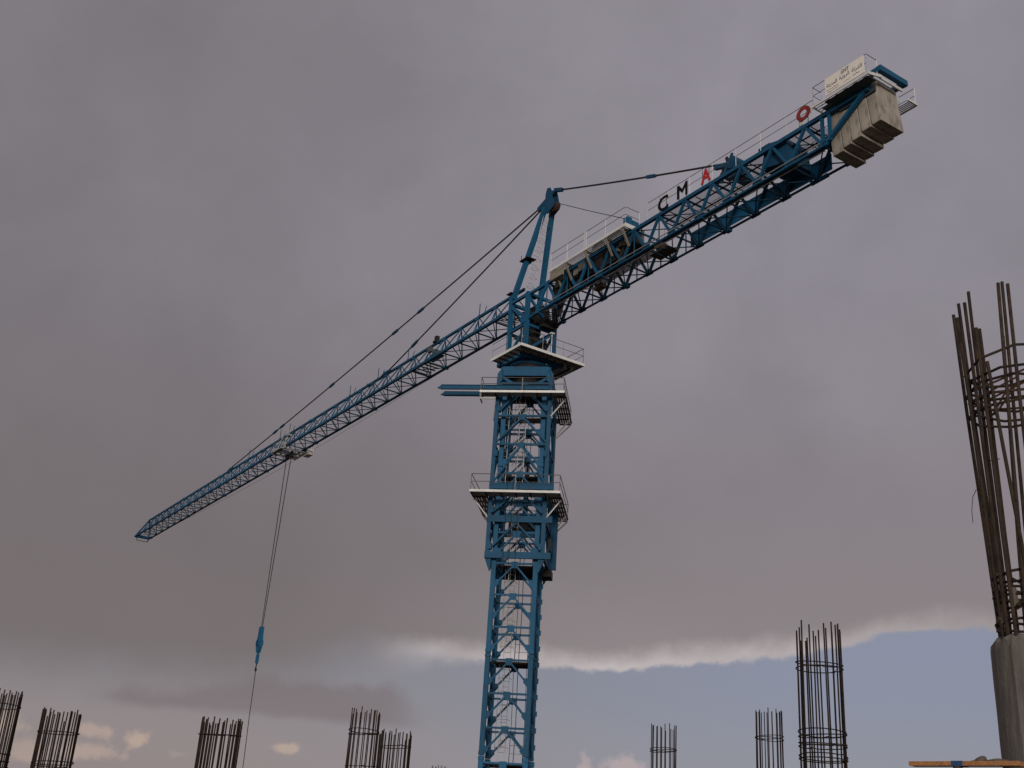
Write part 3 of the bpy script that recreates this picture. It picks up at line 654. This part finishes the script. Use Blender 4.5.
b = MB(); b.hexa([W(-21.2,-.7,CT-1.1), W(-19.5,-.7,CT-.7), W(-19.5,.75,CT-.7), W(-21.2,.75,CT-1.1), W(-21.0,-.7,CT+.22), W(-19.8,-.7,CT+.50), W(-19.8,.75,CT+.50), W(-21.0,.75,CT+.22)]); b.box(W, (-19.9,-.5,CT+.42), (-19.2,.6,CT+.62)); b.build('blue_hood', M_blue_old, crane)
# --- letters on the hand rail
def text_obj(body, mt, parent, name, Pc, right, upv, height, width, ext=.02, shear=0.0, bold=0.0):
    c = bpy.data.curves.new(name+'_curve', 'FONT'); c.body = body; c.extrude = ext; c.offset = bold; c.shear = shear; c.resolution_u = 3
    t = bpy.data.objects.new('tmp', c); col.objects.link(t); bpy.context.view_layer.update()
    me = bpy.data.meshes.new_from_object(t.evaluated_get(bpy.context.evaluated_depsgraph_get()))
    bpy.data.objects.remove(t)
    xs = [q.co.x for q in me.vertices]; ys = [q.co.y for q in me.vertices]
    sx = width/(max(xs)-min(xs)); sy = height/(max(ys)-min(ys)); nrm = right.cross(upv)
    for q in me.vertices:
        q.co = Pc - ROOT[0] + right*((q.co.x-min(xs))*sx - width/2) + upv*((q.co.y-min(ys))*sy) + nrm*q.co.z
    me.materials.clear(); me.materials.append(mt); me.name = name
    o = bpy.data.objects.new(name, me); col.objects.link(o)
    if parent: o.parent = parent
    else: o.location = ROOT[0]
    return o
MW, MZ, MH = -14.05, 30.64, .78
def LP(x, z): return W(MW-x, 1.04, MZ+z)
b = MB(); b.poly([LP(0,0), LP(.15,0), LP(.15,.50), LP(.38,.22), LP(.61,.50), LP(.61,0), LP(.76,0), LP(.76,MH), LP(.63,MH), LP(.38,.46), LP(.13,MH), LP(0,MH)], .03, V); tag(b.build('sign_letter', M_letter, crane), 'black letter M')
b = MB()
for s_ in (-12.7, -13.2, -14.15, -14.7, -15.85, -16.3, -22.1, -22.6): b.box(W, (s_-.015, .995, CT+.1), (s_+.015, 1.02, CT+.95))
b.each('letter_bracket', M_railh, crane)
for ch, s_, z_, h_, w_, mt, lb, bd in (('C', -12.96, 30.54, .84, .78, M_letter, 'black letter C', .018), ('A', -16.1, 30.66, .80, .68, M_red, 'bright red letter A', .025)):
    t = text_obj(ch, mt, crane, 'sign_letter', W(s_, 1.03, z_), -U, ZZ, h_, w_, .02, 0, bd); tag(t, lb)
b = MB(); nO = 28; ro, ri = .40, .20; cO = W(-22.38, 1.03, 31.14)
vv = [];
for i in range(nO):
    t = 2*math.pi*i/nO
    for r_, d_ in ((ro, 0), (ri, 0), (ro, .04), (ri, .04)): vv.append(cO - U*math.cos(t)*r_ + ZZ*math.sin(t)*r_*.92 + V*d_)
ff = []
for i in range(nO):
    a, c = 4*i, 4*((i+1)%nO); ff += [(a, a+1, c+1, c), (a+2, c+2, c+3, a+3), (a, c, c+2, a+2), (a+1, a+3, c+3, c+1)]
b.add(vv, ff); tag(b.build('sign_letter', M_dred, crane), 'faded dark red letter O')
b = MB(); b.box(W, (-22.3, .99, 30.62), (-22.05, 1.02, 30.85)); b.box(W, (-22.82, .99, 30.98), (-22.72, 1.01, 31.45)); b.each('letter_backing', M_white, crane)

# --- machinery platform on the near side
b = MB(); grating(b, W, -10.5, -3.7, .98, 1.45, 30.66, .1, .045, 'x'); mp_ = b.build('machinery_platform', M_white, crane)
b = MB(); b.bar(W(-3.7, 1.48, 30.70), W(-10.5, 1.48, 30.70), .05, .16); b.bar(W(-10.5, 1.5, 30.68), W(-10.5, .45, 30.68), .05, .24); b.build('fascia_beam', M_white, mp_)
b = MB()
for s_ in (-4.2, -5.2, -7.0, -8.8, -10.2): b.bar(W(s_, 1.45, 30.6), W(s_, .95, 29.7), .09, .1); b.bar(W(s_, .9, 30.6), W(s_, 1.45, 30.6), .08, .1)
b.each('bracket', M_cream, mp_)
b = MB(); rail(b, W, [(-3.8, 1.46, 30.8), (-6.9, 1.46, 30.8)], 1.0, 0, 1.55, .017); rail(b, W, [(-7.1, 1.46, 30.8), (-10.45, 1.46, 30.8), (-10.45, .5, 30.8)], 1.0, 0, 1.7, .017); b.each('handrail_post', M_white, mp_)
b = MB(); b.box(W, (-4.9, 1.3, 30.05), (-3.75, 1.44, 30.6)); b.box(W, (-4.4,.98,30.02),(-3.9,1.19,30.5)); b.build('cream_cabinet', M_cream, crane)
b = MB(); grating(b, W, -11.6, -6.6, .0, .42, 29.04, .09, .06, 'x'); fp = b.build('inner_walkway', M_brown, crane)
# machinery inside the truss
b = MB()
b.box(W, (-9.8, -.62, 30.2), (-3.0, .72, 30.28)); b.tube(W(-7.0, -.45, 30.95), W(-7.0, .5, 30.95), .50, 24); b.tube(W(-7.0, -.55, 30.95), W(-7.0, -.45, 30.95), .64, 24); b.tube(W(-7.0, .5, 30.95), W(-7.0, .58, 30.95), .64, 24)
b.box(W, (-6.0, -.4, 30.28), (-4.9, .4, 31.0)); b.tube(W(-5.9, .6, 30.1), W(-4.7, .6, 30.1), .24, 14); b.box(W, (-9.0, -.5, 30.28), (-8.0, .7, 31.35)); b.box(W, (-7.6, .6, 29.6), (-6.5, .74, 30.2)); b.box(W, (-8.9, .25, 29.55), (-8.1, .75, 30.2)); b.box(W, (-4.2, .1, 29.5), (-3.0, .7, 30.2)); b.tube(W(-5.6, .35, 29.4), W(-5.6, .8, 29.4), .26, 14)
b.bar(W(-9.5, .6, 30.2), W(-9.0, .75, 29.3), .12, .16); b.bar(W(-4.4, .6, 30.2), W(-4.9, .75, 29.3), .12, .16)
hw = b.build('hoist_winch', M_dark, crane)
rk = random.Random(21)
for q in range(26):
    s_ = rk.uniform(-9.8, -3.0); v_ = rk.uniform(.1, .8); z_ = max(29.25 + .86*(.92-v_) + .15, rk.uniform(29.5, 30.9)); b = MB()
    if q % 3 == 0: b.bar(W(s_, v_, z_), W(s_+rk.uniform(-.8, .8), v_+rk.uniform(-.2, .1), z_+rk.uniform(.1, .6)), .05, .07); b.build('machine_brace', rk.choice([M_blue_old, M_dark, M_brown]), hw)
    elif q % 3 == 1: b.path([W(s_, v_, z_), W(s_-.25, v_+.03, z_-.15), W(s_-.5, v_+.02, z_-.12), W(s_-.75, v_, z_+.1)], .022, 5); b.build('hose', M_dark, hw)
    else: w_ = rk.uniform(.08, .22); b.box(W, (s_-w_, v_-.1, z_-w_*.7), (s_+w_, v_+.1, z_+w_*.7)); b.build('junction_box', rk.choice([M_grey, M_brown, M_cream, M_blue_old]), hw)
b = MB(); b.box(W, (-10.0, -.25, 30.28), (-9.2, .5, 31.2)); b.build('electric_cabinet', M_grey, hw)
b = MB(); b.box(W, (-4.6, -.4, 30.28), (-3.6, .5, 31.1)); b.build('electric_cabinet', M_brown, hw)
b = MB(); b.box(W, (-6.4, .85, 29.95), (-5.8, 1.0, 30.4)); b.build('electric_cabinet', M_grey, hw)
b = MB(); b.box(W, (-10.35, .2, CT+.3), (-10.05, .9, CT+.75)); b.box(W, (-10.45, 1.0, CT+.35), (-10.1, 1.3, CT+.8)); b.build('resistor_box', M_blue, crane)
b = MB(); b.box(W, (-12.4, -.55, 29.05), (-11.0, .2, 29.1)); b.tube(W(-11.6, -.3, 29.45), W(-11.6, .2, 29.45), .25, 18); b.build('auxiliary_winch', M_brown, crane)
b = MB(); b.box(W, (-7.1, -.05, 28.80), (-6.4, .3, 29.03)); b.build('toolbox', M_brown, crane)
b = MB()
for k in range(10):
    z_ = 29.2+.12*k; b.path([W(-2.3-.1*k, -.7+.14*k, 30.3), W(-2.1-.15*k, -.5+.1*k, 29.1+.03*k), W(-2.6-.1*k, -.1+.06*k, 28.7-.04*k), W(-3.1-.08*k, .3, 29.3)], .03, 5)
b.build('cable_loop', M_dark, crane)

# --- rear platform around the counterweights, end beam, banner railing
b = MB()
b.box(W, (-26.3, 1.0, 30.57), (-24.1, 1.52, 30.6)); grating(b, W, -24.1, -23.4, 1.12, 1.58, 30.6, .12, .03, 'x', .02)
rp = b.build('rear_platform', M_plate, crane)
b = MB(); grating(b, W, -26.3, -25.5, -1.55, -1.12, 30.5, .1, .05, 'x', .02); b.build('rear_platform', M_grate, crane)
b = MB(); b.bar(W(-26.4, 1.6, 30.64), W(-23.4, 1.6, 30.64), .05, .10); b.bar(W(-23.4, 1.6, 30.62), W(-23.4, .95, 30.62), .05, .09); b.bar(W(-26.35, 1.62, 30.66), W(-26.35, .72, 30.9), .06, .14)
b.bar(W(-26.35, -1.57, 30.52), W(-25.5, -1.57, 30.52), .06, .1); b.bar(W(-26.35, -1.57, 30.52), W(-26.35, -.95, 30.52), .06, .1); b.bar(W(-25.5, -1.57, 30.52), W(-25.5, -.95, 30.52), .06, .1)
b.bar(W(-26.27, .76, 30.92), W(-26.27, -.74, 30.92), .06, .14); b.build('fascia_beam', M_white, rp)
b = MB(); rail(b, W, [(-26.3, 1.56, 30.68), (-23.4, 1.56, 30.68), (-23.4, 1.0, 30.68)], 1.0, 0, 1.4, .016); rail(b, W, [(-26.3, -1.55, 30.55), (-25.5, -1.55, 30.55)], .85, 0, .8, .016); rail(b, W, [(-26.3, 1.56, 30.68), (-26.3, .9, 30.68)], 1.0, 0, .7, .016, False); b.each('handrail_post', M_white, rp)
b = MB(); b.box(W, (-25.9, .80, 30.72), (-23.5, 1.1, 30.76)); b.box(W, (-26.1, .78, 30.3), (-24.2, .84, 30.7)); b.build('guard_plate', M_plate, rp)
b = MB(); b.box(W, (-26.50, -.86, 31.08), (-26.28, .92, 31.34)); b.box(W, (-26.279, -.86, 31.1), (-25.8, -.66, 31.32)); b.box(W, (-26.279, .72, 31.1), (-25.9, .92, 31.32)); b.build('end_beam', M_blue, crane)

# ------------------------------------------------------------ counterweight blocks (hang in the end of the counter jib)
cws = [(-26.2, 28.88, 'rearmost, its broad end face showing'), (-25.71, 28.82, 'second from the rear end'), (-25.15, 28.64, 'third from the rear end'), (-24.62, 28.54, 'fourth from the rear end, behind the blue strut'), (-24.15, 28.40, 'fifth from the rear end, next to the frontmost one'), (-23.9, 28.42, 'frontmost and lowest, nearest the truss')]
sends = [-26.2, -25.70, -25.17, -24.65, -24.20, -23.92, -23.70]
rr = random.Random(3)
names_ = [c[2] for c in cws]; bots = [c[1] for c in cws]
for i in range(5):
    s0, s1 = (sends[i], sends[i+1]) if i < 4 else (sends[4], -23.62); zb, zt = bots[i]-.07, 31.12 - .0*i
    lab = ['rearmost', 'second', 'third', 'fourth', 'last'][i]
    lab = {0: 'pale concrete counterweight block at the rear end, its broad end face showing', 1: 'concrete counterweight block just in front of the rearmost block', 2: 'middle one of the five concrete counterweight blocks', 3: 'concrete counterweight block between the middle block and the frontmost block', 4: 'brownish frontmost counterweight block, hanging lowest beside the lattice truss'}[i]
    thing('counterweight_block', W((s0+s1)/2, 0, zb), lab, 'counterweight', 'counterweight blocks at the end of the counter jib')
    root = [o for o in col.objects][-1]
    b = MB(); c = .022; g_ = .010; w = .745 + rr.uniform(-.012, .012)
    s0 += g_; s1 -= g_
    P = [(s0, -w+c), (s0, w-c), (s0+c, w), (s1-c, w), (s1, w-c), (s1, -w+c), (s1-c, -w), (s0+c, -w)]
    n = 8; vv = []
    for (zz, k) in ((zb, .97), (zb+c, 1), (zt-c, 1), (zt, .97)):
        for (s_, v_) in P: vv.append(W((s0+s1)/2+(s_-(s0+s1)/2)*k + .25*(zz-zb)/(zt-zb), v_*k, zz))
    ff = [tuple(range(7, -1, -1)), tuple(range(24, 32))]
    for j in range(3):
        for q in range(8): ff.append((j*8+q, j*8+(q+1) % 8, (j+1)*8+(q+1) % 8, (j+1)*8+q))
    b.add(vv, ff); b.build('concrete_slab', M_conc, root)
    b = MB()
    for v_ in (-.95, .95):
        b.box(W, (s0+.12, min(v_, v_*.6), zt-.16), (s1-.12, max(v_, v_*.6), zt-.06)) if False else b.box(W, (s0+.40, v_-.25 if v_ > 0 else v_, zt-.02), (s1+.10, v_ if v_ > 0 else v_+.25, zt+.05))
    b.each('support_lug', M_dark, root)

# ------------------------------------------------------------ sign board tied to the rear rail
sb = thing('sign_board', W(-25.2, 1.6, 30.76), 'cream sign board lettered GHT above an Arabic line, on the rail over the counterweights', 'sign')
b = MB(); b.box(W, (-26.2, 1.585, 30.78), (-24.12, 1.61, 31.66)); b.build('board', M_board, sb)
text_obj('GHT', M_ink, sb, 'lettering', W(-25.22, 1.613, 31.40), -U, ZZ, .19, .44, .002, .25, .02)
FORMS = {'ا': ('ﺍ','ﺎ',None,None), 'ل': ('ﻝ','ﻞ','ﻟ','ﻠ'), 'ش': ('ﺵ','ﺶ','ﺷ','ﺸ'), 'ر': ('ﺭ','ﺮ',None,None), 'ك': ('ﻙ','ﻚ','ﻛ','ﻜ'), 'ة': ('ﺓ','ﺔ',None,None), 'د': ('ﺩ','ﺪ',None,None), 'و': ('ﻭ','ﻮ',None,None), 'ي': ('ﻱ','ﻲ','ﻳ','ﻴ'), 'ح': ('ﺡ','ﺢ','ﺣ','ﺤ'), 'ث': ('ﺙ','ﺚ','ﺛ','ﺜ')}
def arab(txt):
    out = []
    for w_ in txt.split(' '):
        s = ''
        for i, ch in enumerate(w_):
            f = FORMS[ch]; pj = i > 0 and FORMS[w_[i-1]][2] is not None; nj = i < len(w_)-1 and f[2] is not None
            s += (f[3] if pj and nj else f[1] if pj else f[2] if nj else f[0])
        out.append(s[::-1])
    return '  '.join(out[::-1])
text_obj(arab('الشركة الدولية الحديثة'), M_ink, sb, 'lettering', W(-25.15, 1.613, 31.09), -U, ZZ, .25, 1.9, .002, 0, .008)
def scribble(s0, s1, z_, h_, mt, seed):       # lines too small to read in the photograph: short broken strokes
    r = random.Random(seed); b = MB(); s = s0
    while s > s1:
        w_ = r.uniform(.015, .05); zz = z_ + r.uniform(-.3, .3)*h_
        b.box(W, (s-w_, 1.612, zz), (s, 1.614, zz+h_*r.uniform(.3, .7))); s -= w_ + r.uniform(.004, .02)
    b.build('small_lettering', mt, sb)
scribble(-24.2, -24.85, 30.98, .055, M_ink, 1); scribble(-24.2, -24.85, 30.87, .05, M_ink, 2); scribble(-25.1, -25.5, 30.92, .05, M_inkred, 3); scribble(-25.62, -25.95, 30.96, .07, M_ink, 4); 

# ------------------------------------------------------------ hook block on its ropes
hb = thing('hook_block', W(36.45, 0, 12.9), 'small blue hook block hanging on the ropes below the white trolley', 'hook block')
def H(s, v, z): return W(36.45+s, v, z)
b = MB(); b.poly([H(-.22, .14, 15.35), H(.22, .14, 15.35), H(.22, .14, 14.7), H(.34, .14, 14.2), H(.34, .14, 13.75), H(.14, .14, 13.3), H(-.14, .14, 13.3), H(-.34, .14, 13.75), H(-.34, .14, 14.2), H(-.22, .14, 14.7)], .28, -V)
b.box(H, (-.3, -.2, 13.85), (.3, .2, 14.25)); b.build('block_housing', M_blue, hb)
b = MB(); b.tube(H(0, -.2, 14.05), H(0, .2, 14.05), .26, 16); b.build('sheave', M_blue_old, hb)
b = MB(); b.tube(H(0,0,13.3), H(0,0,12.45), .10, 10); b.box(H, (-.14, -.09, 12.5), (.14, .09, 13.15)); b.build('swivel', M_sheet, hb)
b = MB(); pts = [H(0, 0, 12.5), H(0, 0, 12.2)] + [H(.13*math.sin(t)*1.0, 0, 12.02+.16*math.cos(t)) for t in [math.pi*(0.15+1.45*i/9) for i in range(10)]]
b.path(pts, .045, 7); b.build('hook', M_dark, hb)
sl_ = thing('sling_rope', W(36.4, 0, GZ+.3), 'thin dark sling rope hanging straight down from the crane hook', 'rope')
b = MB(); b.path([W(36.42, 0, 11.92), W(36.3, .02, 8.0), W(36.15, 0, 4.5), W(36.05, 0, GZ+.3)], .03, 5); b.build('rope', M_rope, sl_)

# ------------------------------------------------------------ rebar cages
def cage(cx, cy, ztop, rad, nb, hoops, label, seed, rbar=.0118, zbase=GZ+.22, mt=None, vary=.07, group='rebar cages standing for columns', dbl=()):
    mt = mt or M_rebar
    r = random.Random(seed); root = thing('rebar_cage', (cx, cy, zbase), label, 'rebar cage', group)
    for i in range(nb):
        t = 2*math.pi*(i+r.uniform(-.22, .22))/nb; rr_ = rad*(1-r.choice([0, 0, .05]))
        a = Vector((cx+rr_*math.cos(t), cy+rr_*math.sin(t), zbase)); zt = ztop - abs(r.gauss(0, vary*(2 if label.startswith('tallest') else 1)))
        top = Vector((cx+rr_*math.cos(t)+r.uniform(-.018, .018), cy+rr_*math.sin(t)+r.uniform(-.02, .02), min(zt, ztop)))
        mid = a.lerp(top, .6) + Vector((r.uniform(-.008, .008), r.uniform(-.008, .008), 0))
        b = MB(); b.path([a, mid, top], rbar, 6); b.build('vertical_bar', mt, root)
    for k, z_ in enumerate(hoops):
        b = MB(); n = 30; tx, ty = r.uniform(-.025, .025), r.uniform(-.03, .03); ph = r.uniform(0, 6)
        pts = [Vector((cx+(rad+.018)*math.cos(ph+2*math.pi*i/n), cy+(rad+.018)*math.sin(ph+2*math.pi*i/n), z_ + tx*math.cos(ph+2*math.pi*i/n)+ty*math.sin(ph+2*math.pi*i/n) + (.02 if i == n else 0))) for i in range(n+2)]
        b.path(pts, .009, 5); b.build('hoop_tie', mt, root)
    return root
CAGES = [[-9.832, 23.497, 2.367, 0.35, 30, [2.053, 1.151, 1.019, 0.907], "rebar cage at the left edge, cut off by the picture", 10, 0.0125],
         [-8.268, 22.633, 1.996, 0.36, 30, [1.55, 1.001, 0.929], "second rebar cage from the left, in front of pinkish clouds", 11, 0.0125],
         [-4.721, 20.609, 1.839, 0.35, 30, [1.551], "rebar cage just left of the hanging hook rope", 12, 0.0125],
         [-2.86, 26.68, 2.804, 0.33, 18, [2.296, 2.23, 1.537], "taller and left one of the two rebar cages that overlap", 13, 0.0125],
         [-1.995, 25.043, 2.218, 0.33, 26, [1.87], "shorter and right one of the two rebar cages that overlap", 14, 0.0125],
         [4.612, 30.884, 3.327, 0.33, 16, [2.678, 2.64], "rebar cage standing alone to the right of the crane mast", 15, 0.0125],
         [6.935, 28.816, 3.629, 0.33, 17, [2.956, 2.909], "slim rebar cage just left of the tallest one", 16, 0.0125],
         [5.209, 18.167, 3.727, 0.35, 20, [3.039, 2.96, 1.975, 1.93, 1.81, 1.766, 1.617, 1.572], "tallest rebar cage of those behind, with many hoops", 17, 0.0125],
         [-2.08, 50.775, 3.171, 0.3, 12, [], "rebar tips barely showing above the bottom edge left of the mast", 18, 0.0125]]
for c in CAGES: cage(*c[:4], c[4], c[5], c[6], c[7], c[8])

# ------------------------------------------------------------ near column on the right
D = 8.5; azc = R(26.16); CX, CY = D*math.sin(azc), D*math.cos(azc)
colm = thing('concrete_column', (CX, CY, GZ+.22), 'round grey concrete column at the right edge with tall brown rebar rising from its broken top', 'column')
b = MB(); n = 64; rad = .35; ZC = 1.53; vv = []; ff = []
rr = random.Random(5)
lev = [GZ+.22] + [GZ+.22+(ZC-.08-(GZ+.22))*k/14 for k in range(1, 15)] + [ZC-.03, ZC]
for j, z_ in enumerate(lev):
    for i in range(n):
        t = 2*math.pi*i/n; r_ = rad + .0025*rr.uniform(-1, 1)
        if i % 8 == 5: r_ += .007
        zz = z_
        if j >= len(lev)-2: zz += rr.uniform(-.022, .015); r_ -= rr.uniform(0, .02) if j == len(lev)-2 else rr.uniform(.02, .05)
        vv.append(Vector((CX+r_*math.cos(t), CY+r_*math.sin(t), zz)))
for j in range(len(lev)-1):
    for i in range(n): ff.append((j*n+i, j*n+(i+1) % n, (j+1)*n+(i+1) % n, (j+1)*n+i))
vv.append(Vector((CX, CY, ZC+.03))); k = len(vv)-1
for i in range(n): ff.append(((len(lev)-1)*n+i, (len(lev)-1)*n+(i+1) % n, k))
b.add(vv, ff); b.build('concrete_shaft', M_col, colm)
side = Vector((math.cos(azc), -math.sin(azc), 0)); away = Vector((math.sin(azc), math.cos(azc), 0))
C0 = Vector((CX, CY, 0))
RB = .325
bars = [(-0.28, 0.135, -0.376, 4.128), (-0.253, -0.171, -0.34, 3.953), (-0.244, 0.199, -0.333, 4.251), (-0.221, -0.222, -0.274, 4.047), (-0.217, 0.241, -0.252, 4.367), (-0.171, -0.267, -0.212, 3.806), (-0.167, 0.277, -0.201, 4.045), (-0.099, -0.312, -0.025, 4.131), (-0.059, 0.322, 0.003, 4.456), (0.006, -0.325, 0.039, 4.106), (-0.128, 0.309, -0.037, 3.974),
  (.1, -.31, .12, 3.6), (.14, .29, .13, 3.8), (.22, -.24, .25, 3.7), (.27, .18, .28, 3.75), (.31, -.1, .33, 3.6), (.325, .03, .32, 3.7), (-.02, -.322, -.16, 3.5)]
for k, (a0_, d, a1_, zt) in enumerate(bars):
    P = C0 + side*a0_ + away*d + ZZ*1.4; T = C0 + side*a1_ + away*d + ZZ*zt
    pts = [P, P.lerp(T, .35) + side*rr.uniform(-.006, .006), P.lerp(T, .7) + side*rr.uniform(-.006, .006), T]
    b = MB(); b.path(pts, .0135, 8); b.build('vertical_bar', M_rebar_near, colm)
def octo(z_, r_, tilt, ph, rt=.010, name='hoop_tie', dz=0.0):
    b = MB(); pts = []
    for i in range(9):
        t = ph + i*math.pi/4; pts.append(C0 + side*math.cos(t)*r_ + away*math.sin(t)*r_ + ZZ*(z_ + tilt[0]*math.cos(t) + tilt[1]*math.sin(t) + (dz*i/8)))
    pts.append(pts[0] + (C0+ZZ*z_-pts[0])*.3)
    b.path(pts, rt, 6); return b.build(name, M_rebar_near, colm)
for z_, r_, tl, ph in ((3.58, .335, (.06, -.02), .1), (3.45, .335, (.03, .0), .55), (3.36, .34, (0, -.02), .0), (3.26, .335, (-.01, 0), .3), (3.20,.34,(.02,.02),.15), (1.98, .298, (.03, .0), .2), (1.90, .295, (-.02, .02), .45), (1.83, .30, (.0, .03), .0), (1.72, .298, (.02, -.02), .3), (1.64, .30, (0, .0), .1)):
    octo(z_, r_, tl, ph)
b = MB()                                      # inner cross ties, tilted
for (a0_, d0, z0_, a1, d1, z1_) in ((-.95, .1, 3.34, .1, .97, 3.62), (-.9, -.2, 3.38, .9, .3, 3.66), (-.95, .2, 3.30, .7, .7, 3.6), (-.5, -.85, 3.1, -.1, .9, 3.55), (-.45, -.85, 3.1, .05, .9, 3.55), (-.9, -.4, 3.2, .9, -.4, 3.18), (-.7, .5, 1.75, .7, -.2, 1.95), (-.6, -.6, 1.95, .7, .5, 1.72), (-.8, .1, 1.82, .8, .2, 1.84)):
    b.tube(C0+side*a0_*RB+away*d0*RB+ZZ*z0_, C0+side*a1*RB+away*d1*RB+ZZ*z1_, .008, 6)
b.each('cross_tie', M_rust, colm)
b = MB()                                      # splice clamps and mortar crumbs at the foot of the bars
for (a, d, z_) in ((-.84, -.1, 1.93), (-.85, .1, 1.66), (-.50, -.7, 1.78), (-.74, -.5, 1.68), (-.15, -.9, 1.7), (.3, -.9, 1.8)):
    P = C0+side*a*RB+away*d*RB+ZZ*z_; b.tube(P-ZZ*.06, P+ZZ*.07, .030, 7, .022); b.tube(P-side*.03-ZZ*.03, P+side*.03-ZZ*.01, .022, 6)
b.build('rebar_splice', M_rubble, colm)
b = MB(); P = C0 - side*.335 - away*.05 + ZZ*2.62; b.path([P, P-side*.03-ZZ*.06, P-side*.045-ZZ*.16, P-side*.045-ZZ*.25], .0025, 4)
P = C0 - side*.2 - away*.2 + ZZ*2.78; b.path([P-side*.06, P, P+side*.05+ZZ*.01], .003, 4); b.build('tie_wire', M_rebar_near, colm)

# ------------------------------------------------------------ timber beside the column
TD = 7.6
def TP(azd, z_, d=TD): a = R(azd); return Vector((d*math.sin(a), d*math.cos(a), z_))
tb = thing('timber_plank', TP(21.7, .60), 'orange formwork plank with a band of blue tape, sticking out beside the column', 'plank')
A, Bq = TP(19.93, .640, 7.75), TP(24.6, .640, 7.5); dd = (Bq-A).normalized()
b = MB(); b.bar(A, Bq, .09, .026); b.build('plank', M_timber, tb)
b = MB(); c = A.lerp(Bq, .45); b.bar(c-dd*.034, c+dd*.034, .095, .030); b.build('tape_band', M_tape, tb)
pr = thing('formwork_prop', TP(22.9, GZ+.22, 7.62), 'steel prop under the orange plank', 'prop')
b = MB()
for azd in (21.9, 24.0): P = TP(azd, GZ+.22, 7.62); b.tube(P, P+ZZ*(.625-GZ-.22), .028, 10); b.box(lambda x,y,z_: P+Vector((x,y,z_)), (-.07,-.07,0), (.07,.07,.012))
b.bar(TP(21.9, -.4, 7.62), TP(24.0, -.4, 7.62), .03, .03)
b.build('prop_tube', M_brown, pr)
def lump(azd, d, rx, rz, seed, label, nm='mortar_lump'):
    r = random.Random(seed); P = TP(azd, .655, d); thing(nm, P, label, 'mortar lump', 'mortar lumps on the plank'); root = list(col.objects)[-1]
    import bmesh
    bm = bmesh.new(); bmesh.ops.create_icosphere(bm, subdivisions=3, radius=1)
    b = MB(); vv = []
    for q in bm.verts:
        k = 1 + .18*math.sin(q.co.x*4+seed)+.12*math.cos(q.co.y*6+seed*2) + r.uniform(-.04, .04); z_ = max(q.co.z, -.15)
        vv.append(P + side*q.co.x*rx*k + away*q.co.y*.05*k + ZZ*z_*rz*k*max(.25, (.75+.7*q.co.x)))
    b.add(vv, [tuple(x.index for x in f.verts) for f in bm.faces]); bm.free(); b.build('lump', M_rubble, root, True)
lump(22.85, 7.6, .055, .030, 1, 'brown mortar lump on the orange plank, clear of the column')
lump(23.55, 7.56, .08, .018, 2, 'flat mortar lump on the plank against the column')
